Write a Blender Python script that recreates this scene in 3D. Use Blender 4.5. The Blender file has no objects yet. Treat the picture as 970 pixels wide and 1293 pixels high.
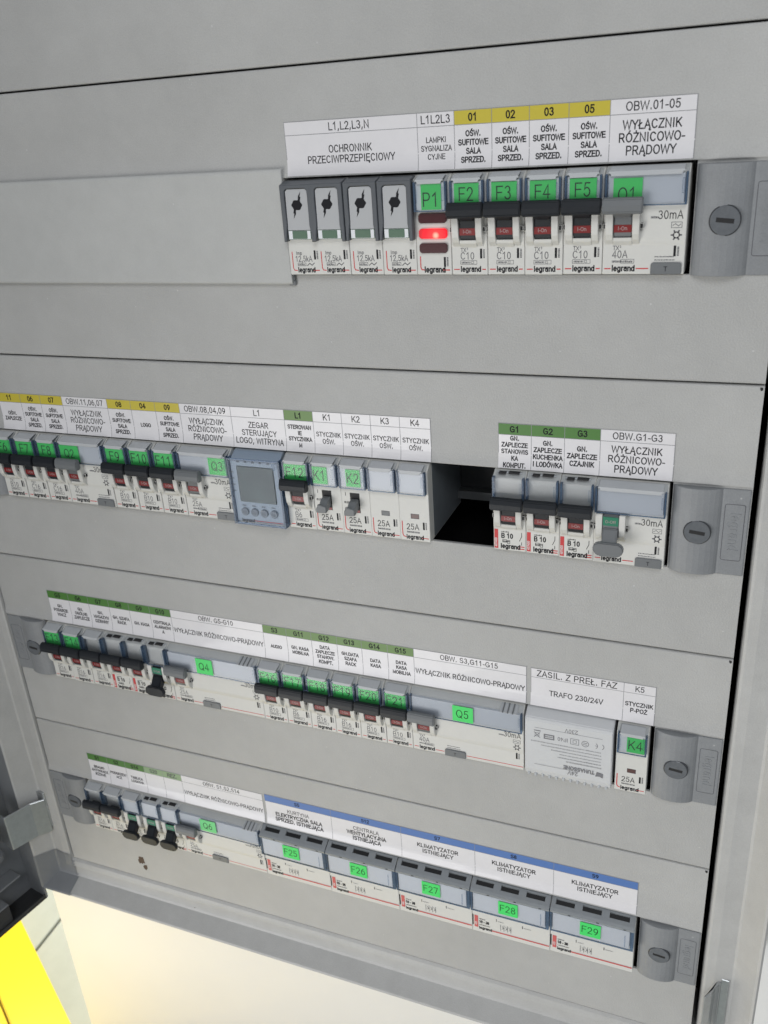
import bpy, bmesh, math, random
from mathutils import Vector, Matrix
random.seed(7)
K = 0.001                                   # everything below is written in millimetres
SC = bpy.context.scene
COL = SC.collection

# ------------------------------------------------------------------ camera
cam = bpy.data.cameras.new('camera')
camo = bpy.data.objects.new('camera', cam)
COL.objects.link(camo)
SC.camera = camo
R = ((0.92924938, 0.36400839, -0.06319406), (0.0951281, -0.40102063, -0.9111164), (-0.35699613, 0.84064282, -0.40727559))
M3 = Matrix(((R[0][0], -R[1][0], -R[2][0]), (R[0][1], -R[1][1], -R[2][1]), (R[0][2], -R[1][2], -R[2][2])))
camo.matrix_world = Matrix.Translation(Vector((458.72, -428.17, 72.73)) * K) @ M3.to_4x4()
cam.sensor_fit = 'VERTICAL'
cam.sensor_height = 36.0
cam.lens = 1115.9 / 1293 * 36
cam.clip_start = 0.01
cam.clip_end = 60
cam.dof.use_dof = True
cam.dof.focus_distance = 0.50
cam.dof.aperture_fstop = 20.0

# ------------------------------------------------------------------ light
world = bpy.data.worlds.new('World')
SC.world = world
world.use_nodes = True
bg = world.node_tree.nodes['Background']
bg.inputs['Color'].default_value = (0.93, 0.97, 1.0, 1)
bg.inputs['Strength'].default_value = 0.31


def area(name, loc, target, size, power, color, sy=None):
    l = bpy.data.lights.new(name, 'AREA')
    l.energy = power
    l.color = color
    l.size = size
    if sy:
        l.shape = 'RECTANGLE'
        l.size_y = sy
    o = bpy.data.objects.new(name, l)
    o.location = Vector(loc)
    o.rotation_euler = (Vector(target) - Vector(loc)).to_track_quat('-Z', 'Y').to_euler()
    COL.objects.link(o)
    return o


area('window_light', (-0.65, -1.25, -1.05), (0.3, 0, -0.3), 1.6, 34, (1.0, 0.985, 0.965))
area('ceiling_light', (0.9, -1.5, 1.2), (0.3, 0, -0.1), 0.7, 11, (0.96, 0.98, 1.0))
area('board_fill_light', (-0.60, 0.22, -0.35), (-0.25, -0.05, -1.0), 0.3, 3.0, (1.0, 0.99, 0.96))  # added lamp without a real source, lights the yellow board for its bounce
area('floor_window_light', (-0.75, 2.6, 0.5), (-0.6, 0.3, -1.3), 1.6, 110, (1.0, 1.0, 1.0))

SC.view_settings.view_transform = 'Standard'
SC.view_settings.look = 'None'
SC.view_settings.exposure = 0.05
SC.view_settings.gamma = 1.0
SC.view_settings.use_curve_mapping = False


# ------------------------------------------------------------------ materials
def mat(name, col, rough=0.5, metal=0.0, noise=0.0, nscale=200.0, bump=0.0, bscale=900.0, emis=None, spec=0.5, coat=0.0):
    m = bpy.data.materials.new(name)
    m.use_nodes = True
    nt = m.node_tree
    b = nt.nodes['Principled BSDF']
    b.inputs['Base Color'].default_value = (*col, 1)
    b.inputs['Roughness'].default_value = rough
    b.inputs['Metallic'].default_value = metal
    b.inputs['Specular IOR Level'].default_value = spec
    b.inputs['Coat Weight'].default_value = coat
    if emis:
        b.inputs['Emission Color'].default_value = (*emis[0], 1)
        b.inputs['Emission Strength'].default_value = emis[1]
    if noise or bump:
        tc = nt.nodes.new('ShaderNodeTexCoord')
    if noise:
        n = nt.nodes.new('ShaderNodeTexNoise')
        n.inputs['Scale'].default_value = nscale
        n.inputs['Detail'].default_value = 5
        n.inputs['Roughness'].default_value = 0.65
        nt.links.new(tc.outputs['Object'], n.inputs['Vector'])
        mr = nt.nodes.new('ShaderNodeMapRange')
        mr.inputs['From Min'].default_value = 0.3
        mr.inputs['From Max'].default_value = 0.7
        mr.inputs['To Min'].default_value = 1 - noise
        mr.inputs['To Max'].default_value = 1 + noise
        nt.links.new(n.outputs['Fac'], mr.inputs['Value'])
        mx = nt.nodes.new('ShaderNodeVectorMath')
        mx.operation = 'SCALE'
        mx.inputs[0].default_value = col
        nt.links.new(mr.outputs['Result'], mx.inputs['Scale'])
        nt.links.new(mx.outputs['Vector'], b.inputs['Base Color'])
    if bump:
        n2 = nt.nodes.new('ShaderNodeTexNoise')
        n2.inputs['Scale'].default_value = bscale
        n2.inputs['Detail'].default_value = 3
        nt.links.new(tc.outputs['Object'], n2.inputs['Vector'])
        bp = nt.nodes.new('ShaderNodeBump')
        bp.inputs['Strength'].default_value = bump
        bp.inputs['Distance'].default_value = 0.0004
        nt.links.new(n2.outputs['Fac'], bp.inputs['Height'])
        nt.links.new(bp.outputs['Normal'], b.inputs['Normal'])
    return m


def clear_mat(name, tint, haze, hazecol, gloss=0.12, rough=0.14):
    m = bpy.data.materials.new(name)
    m.use_nodes = True
    nt = m.node_tree
    nt.nodes.clear()
    out = nt.nodes.new('ShaderNodeOutputMaterial')
    tr = nt.nodes.new('ShaderNodeBsdfTransparent')
    tr.inputs['Color'].default_value = (*tint, 1)
    df = nt.nodes.new('ShaderNodeBsdfDiffuse')
    df.inputs['Color'].default_value = (*hazecol, 1)
    gl = nt.nodes.new('ShaderNodeBsdfGlossy')
    gl.inputs['Roughness'].default_value = rough
    m1 = nt.nodes.new('ShaderNodeMixShader')
    m1.inputs[0].default_value = haze
    nt.links.new(tr.outputs[0], m1.inputs[1])
    nt.links.new(df.outputs[0], m1.inputs[2])
    fr = nt.nodes.new('ShaderNodeFresnel')
    fr.inputs['IOR'].default_value = 1.5
    ad = nt.nodes.new('ShaderNodeMath')
    ad.operation = 'MULTIPLY'
    ad.inputs[1].default_value = gloss * 7
    nt.links.new(fr.outputs[0], ad.inputs[0])
    m2 = nt.nodes.new('ShaderNodeMixShader')
    nt.links.new(ad.outputs[0], m2.inputs[0])
    nt.links.new(m1.outputs[0], m2.inputs[1])
    nt.links.new(gl.outputs[0], m2.inputs[2])
    nt.links.new(m2.outputs[0], out.inputs['Surface'])
    return m


PLATE = mat('plate_grey_paint', (0.455, 0.455, 0.45), 0.5, noise=0.035, nscale=60, bump=0.6, bscale=1100)


def grime(m, grain=0.05, smudge=0.075, gscale=1600, sscale=7):
    """fine powder-coat grain and broad handling smudges on top of a paint"""
    nt = m.node_tree
    b = nt.nodes['Principled BSDF']
    src = b.inputs['Base Color'].links[0].from_socket
    tc = nt.nodes.new('ShaderNodeTexCoord')
    last = src
    for sc_, amp, det in ((gscale, grain, 2), (sscale, smudge, 6)):
        n = nt.nodes.new('ShaderNodeTexNoise')
        n.inputs['Scale'].default_value = sc_
        n.inputs['Detail'].default_value = det
        nt.links.new(tc.outputs['Object'], n.inputs['Vector'])
        r = nt.nodes.new('ShaderNodeMapRange')
        r.inputs['From Min'].default_value = .3
        r.inputs['From Max'].default_value = .7
        r.inputs['To Min'].default_value = 1 - amp
        r.inputs['To Max'].default_value = 1 + amp
        nt.links.new(n.outputs['Fac'], r.inputs['Value'])
        v = nt.nodes.new('ShaderNodeVectorMath')
        v.operation = 'SCALE'
        nt.links.new(last, v.inputs[0])
        nt.links.new(r.outputs['Result'], v.inputs['Scale'])
        last = v.outputs['Vector']
        if sc_ == sscale:
            rr = nt.nodes.new('ShaderNodeMapRange')
            rr.inputs['To Min'].default_value = .36
            rr.inputs['To Max'].default_value = .62
            nt.links.new(n.outputs['Fac'], rr.inputs['Value'])
            nt.links.new(rr.outputs['Result'], b.inputs['Roughness'])
    # sparse dust specks
    vo = nt.nodes.new('ShaderNodeTexVoronoi')
    vo.inputs['Scale'].default_value = 95
    nt.links.new(tc.outputs['Object'], vo.inputs['Vector'])
    lt = nt.nodes.new('ShaderNodeMath')
    lt.operation = 'LESS_THAN'
    lt.inputs[1].default_value = 0.045
    nt.links.new(vo.outputs['Distance'], lt.inputs[0])
    pk = nt.nodes.new('ShaderNodeMath')
    pk.operation = 'GREATER_THAN'
    pk.inputs[1].default_value = 0.72
    nt.links.new(vo.outputs['Color'], pk.inputs[0])
    mu = nt.nodes.new('ShaderNodeMath')
    mu.operation = 'MULTIPLY'
    nt.links.new(lt.outputs[0], mu.inputs[0])
    nt.links.new(pk.outputs[0], mu.inputs[1])
    m3 = nt.nodes.new('ShaderNodeMath')
    m3.operation = 'MULTIPLY'
    m3.inputs[1].default_value = 0.4
    nt.links.new(mu.outputs[0], m3.inputs[0])
    mx = nt.nodes.new('ShaderNodeMix')
    mx.data_type = 'RGBA'
    nt.links.new(m3.outputs[0], mx.inputs['Factor'])
    nt.links.new(last, mx.inputs['A'])
    mx.inputs['B'].default_value = (.72, .72, .72, 1)
    nt.links.new(mx.outputs['Result'], b.inputs['Base Color'])


grime(PLATE)
BLANK = mat('blanking_plastic', (0.50, 0.505, 0.50), 0.45, noise=0.03, nscale=90, bump=0.2, bscale=1200)
FRAME = mat('frame_grey_paint', (0.47, 0.47, 0.465), 0.42, noise=0.05, nscale=70, bump=0.3, bscale=1200)
DOORM = mat('door_grey_shaded', (0.22, 0.23, 0.245), 0.4, noise=0.06, nscale=50, bump=0.3, bscale=1200)  # door's shade put into the colour, darker than the frame paint
LOCK = mat('lock_grey_plastic', (0.255, 0.265, 0.28), 0.42, noise=0.05, nscale=150, bump=0.2, bscale=2500)
LOCKD = mat('lock_screw_plastic', (0.14, 0.15, 0.165), 0.22, noise=0.1, nscale=400)
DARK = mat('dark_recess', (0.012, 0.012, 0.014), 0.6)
grime(FRAME)
grime(LOCK, .05, .04)
grime(BLANK, .03, .04)
RUBBER = mat('black_rubber', (0.03, 0.031, 0.033), 0.6, noise=0.2, nscale=200)
INK = mat('black_ink', (0.010, 0.010, 0.014), 0.6, spec=0.25)
INKG = mat('grey_ink', (0.085, 0.085, 0.10), 0.6)
REDI = mat('red_ink', (0.62, 0.04, 0.045), 0.5)
PAPER = mat('label_paper', (0.80, 0.785, 0.81), 0.36, noise=0.02, nscale=150, coat=0.35)
LINE = mat('label_rule_grey', (0.28, 0.28, 0.30), 0.5)
YEL = mat('label_yellow', (0.60, 0.50, 0.05), 0.4)
GRN = mat('label_green', (0.14, 0.26, 0.07), 0.4)
GRND = mat('label_deep_green', (0.07, 0.21, 0.035), 0.4)
GRNF = mat('label_faded_green', (0.27, 0.40, 0.22), 0.4)
BLU = mat('label_blue', (0.095, 0.20, 0.50), 0.4)
BODY = mat('device_white_plastic', (0.70, 0.695, 0.67), 0.42, noise=0.015, nscale=300, bump=0.12, bscale=3500)
BODYG = mat('device_grey_plastic', (0.50, 0.52, 0.545), 0.42, noise=0.02, nscale=300)
INSERT = mat('holder_card', (0.70, 0.73, 0.78), 0.5)
INSERTW = mat('holder_white_card', (0.84, 0.86, 0.90), 0.5)
STK = mat('sticker_green', (0.06, 0.76, 0.16), 0.45)
STKL = mat('sticker_green_glare', (0.16, 0.70, 0.26), 0.45)  # sticker green with the cover's washed-out reflection put into the colour
HBLK = mat('toggle_black_plastic', (0.013, 0.016, 0.021), 0.42, spec=0.35, bump=0.2, bscale=3000)
HGRY = mat('toggle_grey_plastic', (0.165, 0.175, 0.185), 0.4, bump=0.2, bscale=3000)
REDF = mat('red_flag', (0.22, 0.010, 0.011), 0.35)
GRNW = mat('green_flag', (0.01, 0.20, 0.11), 0.35)
FLTX = mat('flag_print', (0.42, 0.33, 0.33), 0.5)
WHT = mat('white_ink', (0.75, 0.75, 0.75), 0.5)
REARG = mat('rear_dark_grey', (0.17, 0.19, 0.21), 0.45, noise=.08, nscale=120)  # darker grey for the device bodies behind the plate
GFRM = mat('arrester_dark_grey', (0.095, 0.105, 0.12), 0.4)
GINS = mat('arrester_insert_grey', (0.47, 0.48, 0.50), 0.4)
GWIN = mat('arrester_green_window', (0.11, 0.19, 0.13), 0.2)
LENSD = mat('red_lens_unlit', (0.06, 0.004, 0.008), 0.15, coat=0.6)
LCD = mat('lcd_grey_green', (0.055, 0.075, 0.068), 0.35, noise=0.5, nscale=45, coat=0.1)
LCDF = mat('clock_face_grey', (0.40, 0.45, 0.51), 0.45)
BTN = mat('clock_button_grey', (0.20, 0.22, 0.25), 0.4)
METAL = mat('zinc_steel', (0.52, 0.54, 0.55), 0.3, metal=0.85, noise=0.08, nscale=200)
WALL = mat('white_wall_paint', (0.84, 0.845, 0.85), 0.3, noise=0.015, nscale=8, bump=0.15, bscale=250, coat=0.3)
YELB = mat('yellow_paint', (0.86, 0.60, 0.010), 0.35, noise=0.02, nscale=6)
TILE = mat('glazed_tile', (0.50, 0.54, 0.51), 0.16, noise=0.08, nscale=7, coat=0.3)
GROUT = mat('grout', (0.30, 0.31, 0.28), 0.8)
RAILD = mat('din_rail_shaded', (0.03, 0.032, 0.035), 0.5)  # darkened copy of the rail steel, shade deep in the gap painted in
RAIL = mat('din_rail_steel', (0.22, 0.23, 0.24), 0.4, metal=0.6)
RUST = mat('rust_chip', (0.10, 0.065, 0.045), 0.8, noise=0.4, nscale=900)
COVER = clear_mat('clear_cover_plastic', (0.95, 0.965, 0.985), 0.045, (0.55, 0.62, 0.72))
COVERS = clear_mat('clear_cover_edge', (0.58, 0.70, 0.86), 0.45, (0.12, 0.19, 0.30))
CLOCKC = clear_mat('clock_cover_plastic', (0.90, 0.94, 0.99), 0.04, (0.45, 0.56, 0.70), gloss=0.035, rough=0.1)

lens = bpy.data.materials.new('red_lens_lit')
lens.use_nodes = True
_b = lens.node_tree.nodes['Principled BSDF']
_b.inputs['Base Color'].default_value = (0.5, 0.01, 0.015, 1)
_b.inputs['Roughness'].default_value = 0.2
_tc = lens.node_tree.nodes.new('ShaderNodeTexCoord')
_gr = lens.node_tree.nodes.new('ShaderNodeVectorMath')
_gr.operation = 'DISTANCE'
_gr.inputs[1].default_value = (0.0106, -0.0058, 0.0189)     # the lamp sits behind the lens here
lens.node_tree.links.new(_tc.outputs['Object'], _gr.inputs[0])
_cr = lens.node_tree.nodes.new('ShaderNodeValToRGB')
_mm = lens.node_tree.nodes.new('ShaderNodeMath')
_mm.operation = 'MULTIPLY'
_mm.inputs[1].default_value = 105
lens.node_tree.links.new(_gr.outputs['Value'], _mm.inputs[0])
lens.node_tree.links.new(_mm.outputs[0], _cr.inputs[0])
_cr.color_ramp.elements[0].color = (1.0, 0.42, 0.30, 1)
_cr.color_ramp.elements[0].position = 0.06
_e = _cr.color_ramp.elements.new(0.20)
_e.color = (1.0, 0.03, 0.03, 1)
_e = _cr.color_ramp.elements.new(0.55)
_e.color = (0.55, 0.0, 0.01, 1)
_cr.color_ramp.elements[-1].color = (0.12, 0.0, 0.004, 1)
lens.node_tree.links.new(_cr.outputs[0], _b.inputs['Emission Color'])
_b.inputs['Emission Strength'].default_value = 1.3
LENSL = lens


# ------------------------------------------------------------------ stroke lettering
def arc(cx, cy, rx, ry, a0, a1, n=8):
    return [(cx + rx * math.cos(math.radians(a0 + (a1 - a0) * i / n)), cy + ry * math.sin(math.radians(a0 + (a1 - a0) * i / n))) for i in range(n + 1)]


G = {}


def g(ch, w, *st):
    G[ch] = (w, st)


g('A', .90, [(.05, 0), (.45, 1), (.85, 0)], [(.2, .34), (.7, .34)])
g('B', .88, [(.12, .0), (.12, 1), (.5, 1)] + arc(.5, .76, .25, .24, 90, -90, 6) + [(.12, .52)], [(.5, .52)] + arc(.52, .26, .28, .26, 90, -90, 6) + [(.12, 0)])
g('C', .96, arc(.5, .5, .4, .5, 40, 320, 14))
g('D', .95, [(.12, 0), (.12, 1), (.45, 1)] + arc(.45, .5, .4, .5, 90, -90, 8) + [(.12, 0)])
g('E', .85, [(.78, 0), (.12, 0), (.12, 1), (.76, 1)], [(.12, .53), (.72, .53)])
g('F', .80, [(.12, 0), (.12, 1), (.74, 1)], [(.12, .53), (.66, .53)])
g('G', 1.02, arc(.5, .5, .41, .5, 45, 320, 14) + [(.88, .14), (.88, .47), (.55, .47)])
g('H', .95, [(.12, 0), (.12, 1)], [(.83, 0), (.83, 1)], [(.12, .53), (.83, .53)])
g('I', .36, [(.18, 0), (.18, 1)])
g('J', .68, [(.55, 1), (.55, .28)] + arc(.32, .25, .23, .25, 0, -180, 6))
g('K', .90, [(.12, 0), (.12, 1)], [(.8, 1), (.12, .36)], [(.36, .58), (.84, 0)])
g('L', .74, [(.12, 1), (.12, 0), (.70, 0)])
g('M', 1.10, [(.12, 0), (.12, 1), (.55, .1), (.98, 1), (.98, 0)])
g('N', .95, [(.12, 0), (.12, 1), (.83, 0), (.83, 1)])
g('O', 1.02, arc(.51, .5, .42, .5, 90, 450, 18))
g('P', .87, [(.12, 0), (.12, 1), (.52, 1)] + arc(.52, .73, .26, .27, 90, -90, 6) + [(.12, .46)])
g('Q', 1.02, arc(.51, .5, .42, .5, 90, 450, 18), [(.58, .24), (.9, -.06)])
g('R', .95, [(.12, 0), (.12, 1), (.54, 1)] + arc(.54, .74, .26, .26, 90, -90, 6) + [(.12, .48)], [(.48, .48), (.84, 0)])
g('S', .88, arc(.44, .745, .31, .255, 25, 240, 8) + arc(.44, .26, .34, .26, 65, -155, 8))
g('T', .82, [(.02, 1), (.80, 1)], [(.41, 1), (.41, 0)])
g('U', .95, [(.12, 1), (.12, .36)] + arc(.475, .35, .355, .35, 180, 360, 8) + [(.83, 1)])
g('V', .90, [(.04, 1), (.45, 0), (.86, 1)])
g('W', 1.26, [(.03, 1), (.31, 0), (.63, .95), (.95, 0), (1.23, 1)])
g('X', .90, [(.06, 1), (.84, 0)], [(.84, 1), (.06, 0)])
g('Y', .90, [(.04, 1), (.45, .45), (.86, 1)], [(.45, .45), (.45, 0)])
g('Z', .84, [(.08, 1), (.77, 1), (.05, 0), (.79, 0)])
g('0', .76, arc(.38, .5, .29, .5, 90, 450, 14))
g('1', .76, [(.14, .76), (.42, 1), (.42, 0)])
g('2', .76, arc(.37, .72, .28, .28, 170, -30, 8) + [(.07, 0), (.69, 0)])
g('3', .76, arc(.36, .76, .25, .24, 155, -80, 7), arc(.36, .27, .29, .27, 80, -160, 8))
g('4', .76, [(.52, 0), (.52, 1), (.04, .28), (.72, .28)])
g('5', .76, [(.64, 1), (.2, 1), (.13, .53)] + arc(.36, .33, .3, .33, 130, -155, 9))
g('6', .76, arc(.38, .32, .29, .32, 90, 450, 12), arc(.62, .32, .53, .68, 105, 178, 6))
g('7', .76, [(.07, 1), (.70, 1), (.30, 0)])
g('8', .76, arc(.38, .755, .25, .245, 90, 450, 12), arc(.38, .265, .30, .265, 90, 450, 12))
g('9', .76, arc(.38, .68, .29, .32, 90, 450, 12), arc(.14, .68, .53, .68, -2, -75, 6))
g('.', .36, [(.18, 0), (.18, .12)])
g(',', .36, [(.2, .1), (.1, -.18)])
g('-', .46, [(.06, .36), (.40, .36)])
g('/', .40, [(.02, -.02), (.38, 1.02)])
g('~', .8, arc(.24, .42, .18, .12, 180, 0, 5) + arc(.56, .42, .16, .12, 180, 360, 5))
g('[', .36, [(.3, -.1), (.12, -.1), (.12, 1.1), (.3, 1.1)])
g(']', .36, [(.06, -.1), (.24, -.1), (.24, 1.1), (.06, 1.1)])
g(' ', .38)
g('a', .76, arc(.35, .25, .25, .25, 60, 300, 9), [(.62, .7), (.62, 0)], arc(.35, .25, .25, .25, 60, -60, 4), arc(.36, .50, .26, .22, 150, 20, 5))
g('c', .68, arc(.36, .35, .27, .36, 45, 315, 9))
g('d', .78, arc(.34, .35, .27, .36, 90, 450, 12), [(.64, 1), (.64, 0)])
g('e', .76, [(.10, .36), (.64, .36)] + arc(.37, .35, .28, .36, 5, 310, 11))
g('f', .42, [(.18, 0), (.18, .8)] + arc(.34, .82, .16, .18, 180, 90, 3), [(.02, .68), (.36, .68)])
g('g', .78, arc(.34, .35, .27, .36, 90, 450, 12), [(.64, .7), (.64, -.06)] + arc(.37, -.06, .27, .22, 0, -150, 6))
g('i', .30, [(.15, 0), (.15, .7)], [(.15, .88), (.15, 1)])
g('k', .68, [(.1, 0), (.1, 1)], [(.6, .7), (.1, .24)], [(.28, .4), (.63, 0)])
g('l', .30, [(.15, 1), (.15, 0)])
g('m', 1.12, [(.11, 0), (.11, .7)], [(.11, .42)] + arc(.33, .46, .22, .25, 170, 0, 5) + [(.56, 0)], [(.56, .42)] + arc(.78, .46, .22, .25, 170, 0, 5) + [(1.0, 0)])
g('n', .74, [(.11, 0), (.11, .7)], [(.11, .40)] + arc(.37, .44, .26, .27, 170, 0, 6) + [(.63, 0)])
g('o', .76, arc(.38, .35, .29, .36, 90, 450, 12))
g('p', .76, [(.11, .7), (.11, -.3)], arc(.40, .35, .27, .36, 90, 450, 12))
g('r', .46, [(.11, 0), (.11, .7)], [(.11, .42)] + arc(.38, .42, .27, .28, 170, 85, 4))
g('s', .66, arc(.33, .53, .22, .18, 30, 240, 6) + arc(.33, .17, .24, .18, 60, -150, 6))
g('t', .42, [(.18, .95), (.18, .0), (.36, 0)], [(.02, .68), (.36, .68)])
g('u', .74, [(.11, .7), (.11, .25)] + arc(.37, .25, .26, .25, 180, 350, 6), [(.63, .7), (.63, 0)])
g('v', .66, [(.04, .7), (.33, 0), (.62, .7)])
g('y', .66, [(.04, .7), (.33, 0)], [(.62, .7), (.26, -.28), (.06, -.28)])
ACC = {'Ł': ('L', [[(-.04, .36), (.42, .66)]]), 'Ą': ('A', [[(.80, 0), (.72, -.14), (.82, -.24), (.92, -.20)]]),
       'Ę': ('E', [[(.66, 0), (.58, -.14), (.68, -.24), (.78, -.20)]]), 'Ó': ('O', [[(.46, 1.12), (.62, 1.30)]]),
       'Ś': ('S', [[(.40, 1.12), (.56, 1.30)]]), 'Ż': ('Z', [[(.42, 1.14), (.42, 1.26)]]), 'Ć': ('C', [[(.46, 1.12), (.62, 1.30)]]),
       'ć': ('c', []), 'Ń': ('N', [[(.42, 1.12), (.58, 1.30)]])}
for k_, (b_, ex_) in ACC.items():
    G[k_] = (G[b_][0], tuple(G[b_][1]) + tuple(ex_))


def ribbon(pts, h):
    """a stroke of half-width h along pts -> list of quads (2d)"""
    q = []
    n = len(pts)
    closed = n > 3 and abs(pts[0][0] - pts[-1][0]) < 1e-4 and abs(pts[0][1] - pts[-1][1]) < 1e-4
    L, Rr = [], []
    for i, (x, y) in enumerate(pts):
        if closed and i in (0, n - 1):
            a, b = pts[n - 2], pts[1]
        else:
            a, b = pts[max(0, i - 1)], pts[min(n - 1, i + 1)]
        d1 = Vector((x - a[0], y - a[1]))
        d2 = Vector((b[0] - x, b[1] - y))
        if d1.length < 1e-6: d1 = d2.copy()
        if d2.length < 1e-6: d2 = d1.copy()
        d1.normalize(); d2.normalize()
        t = d1 + d2
        if t.length < 1e-3: t = d1.copy()
        t.normalize()
        nn = Vector((-t.y, t.x))
        c = max(.42, abs(nn.dot(Vector((-d1.y, d1.x)))))
        ex = Vector((0, 0))
        if not closed and i == 0: ex = -d2 * h * .9
        if not closed and i == n - 1: ex = d1 * h * .9
        L.append((x + nn.x * h / c + ex.x, y + nn.y * h / c + ex.y))
        Rr.append((x - nn.x * h / c + ex.x, y - nn.y * h / c + ex.y))
    for i in range(n - 1):
        q.append((Rr[i], Rr[i + 1], L[i + 1], L[i]))
    return q


def text_w(s, cap, th=0.0, track=.0):
    return sum(G.get(c, G['-'])[0] + track for c in s) * cap


# ------------------------------------------------------------------ mesh builder
CACHE = {}


class MB:
    def __init__(s):
        s.v, s.f, s.m = [], [], []

    def face(s, pts, m=0):
        b = len(s.v)
        s.v += pts
        s.f.append(tuple(range(b, b + len(pts))))
        s.m.append(m)

    def solid(s, vs, fs, m=0):
        b = len(s.v)
        s.v += vs
        for f in fs:
            s.f.append(tuple(i + b for i in f))
            s.m.append(m)
        return s

    def box(s, x0, x1, y0, y1, z0, z1, m=0):
        return s.solid([(x0, y0, z0), (x1, y0, z0), (x1, y1, z0), (x0, y1, z0), (x0, y0, z1), (x1, y0, z1), (x1, y1, z1), (x0, y1, z1)],
                       [(0, 3, 2, 1), (4, 5, 6, 7), (0, 1, 5, 4), (1, 2, 6, 5), (2, 3, 7, 6), (3, 0, 4, 7)], m)

    def prism_x(s, prof, x0, x1, m=0):
        n = len(prof)
        vs = [(x0, y, z) for y, z in prof] + [(x1, y, z) for y, z in prof]
        fs = [(i, (i + 1) % n, n + (i + 1) % n, n + i) for i in range(n)] + [tuple(range(n - 1, -1, -1)), tuple(range(n, 2 * n))]
        return s.solid(vs, fs, m)

    def prism_y(s, outl, y0, y1, m=0, cap_back=True):
        n = len(outl)
        vs = [(x, y0, z) for x, z in outl] + [(x, y1, z) for x, z in outl]
        fs = [(i, (i + 1) % n, n + (i + 1) % n, n + i) for i in range(n)] + [tuple(range(n - 1, -1, -1))]
        if cap_back: fs.append(tuple(range(n, 2 * n)))
        return s.solid(vs, fs, m)

    def prism_z(s, outl, z0, z1, m=0):
        n = len(outl)
        vs = [(x, y, z0) for x, y in outl] + [(x, y, z1) for x, y in outl]
        fs = [(i, (i + 1) % n, n + (i + 1) % n, n + i) for i in range(n)] + [tuple(range(n - 1, -1, -1)), tuple(range(n, 2 * n))]
        return s.solid(vs, fs, m)

    def cyl_y(s, cx, cz, r, y0, y1, m=0, n=24, r1=None):
        r1 = r1 or r
        o = [(cx + r * math.cos(2 * math.pi * i / n), cz + r * math.sin(2 * math.pi * i / n)) for i in range(n)]
        o1 = [(cx + r1 * math.cos(2 * math.pi * i / n), cz + r1 * math.sin(2 * math.pi * i / n)) for i in range(n)]
        vs = [(x, y0, z) for x, z in o] + [(x, y1, z) for x, z in o1]
        fs = [(i, (i + 1) % n, n + (i + 1) % n, n + i) for i in range(n)] + [tuple(range(n - 1, -1, -1)), tuple(range(n, 2 * n))]
        return s.solid(vs, fs, m)

    def rect(s, x0, x1, z0, z1, y, m=0):
        s.face([(x0, y, z0), (x1, y, z0), (x1, y, z1), (x0, y, z1)], m)
        return s

    def frame(s, x0, x1, z0, z1, t, y, m=0):
        s.rect(x0, x1, z0, z0 + t, y, m); s.rect(x0, x1, z1 - t, z1, y, m)
        s.rect(x0, x0 + t, z0 + t, z1 - t, y, m); s.rect(x1 - t, x1, z0 + t, z1 - t, y, m)
        return s

    def stroke(s, pts, h, y, m=0):
        for q in ribbon(pts, h):
            s.face([(a, y, b) for a, b in q], m)
        return s

    def text(s, t, x, z, cap, y, m=0, th=.075, align='l', sx=1.0, rot=0.0, track=.10, maxw=None):
        sx *= .86
        th *= .92
        w = (text_w(t, cap) * sx + track * cap * len(t))
        if maxw and w > maxw:
            q_ = maxw / w
            sx *= q_
            track *= q_
            w = maxw
        x0 = {'l': 0, 'c': -w / 2, 'r': -w}[align]
        ca, sa = math.cos(math.radians(rot)), math.sin(math.radians(rot))
        px = x0
        for ch in t:
            gw, st = G.get(ch, G['-'])
            for si, p in enumerate(st):
                if len(p) < 2: continue
                ys = y - .006 * (si % 4)
                pp = [(px + a * cap * sx, b * cap) for a, b in p]
                for q in ribbon(pp, th * cap):
                    s.face([(x + a * ca - b * sa, ys, z + a * sa + b * ca) for a, b in q], m)
            px += (gw * sx + track) * cap
        return s

    def mesh(s, name, mats, bevel=0.0, smooth=False, weld=False, seg=1):
        me = bpy.data.meshes.new(name)
        me.from_pydata([(a * K, b * K, c * K) for a, b, c in s.v], [], s.f)
        for mm in mats: me.materials.append(mm)
        me.polygons.foreach_set('material_index', s.m)
        if bevel or weld:
            bm = bmesh.new()
            bm.from_mesh(me)
            bmesh.ops.recalc_face_normals(bm, faces=bm.faces)
            if bevel:
                es = [e for e in bm.edges if len(e.link_faces) == 2 and e.calc_face_angle(0) > .35]
                bmesh.ops.bevel(bm, geom=es, offset=bevel * K, segments=seg, affect='EDGES', clamp_overlap=True)
            bm.to_mesh(me)
            bm.free()
        if smooth:
            for p in me.polygons: p.use_smooth = True
        return me

    def build(s, name, mats, parent=None, bevel=0.0, smooth=False, seg=1, loc=None):
        return link(name, s.mesh(name, mats, bevel, smooth, seg=seg), parent, loc)


def link(name, me, parent=None, loc=None):
    o = bpy.data.objects.new(name, me)
    COL.objects.link(o)
    if parent: o.parent = parent
    if loc: o.location = [c * K for c in loc]
    return o


def cached(key, fn):
    if key not in CACHE: CACHE[key] = fn()
    return CACHE[key]


def thing(name, label, cat, loc=(0, 0, 0), group=None):
    o = bpy.data.objects.new(name, None)
    o.empty_display_size = .01
    COL.objects.link(o)
    o.location = [c * K for c in loc]
    o['label'] = label
    o['category'] = cat
    if group: o['group'] = group
    return o


ROWZ = [0.0, -148.9, -298.4, -447.3]
SEAM = [98.2, -50.7, -199.9, -348.9, -498.3]
XL, XR = -38.0, 471.0
CX0, CX1 = -3.0, 434.2

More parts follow.
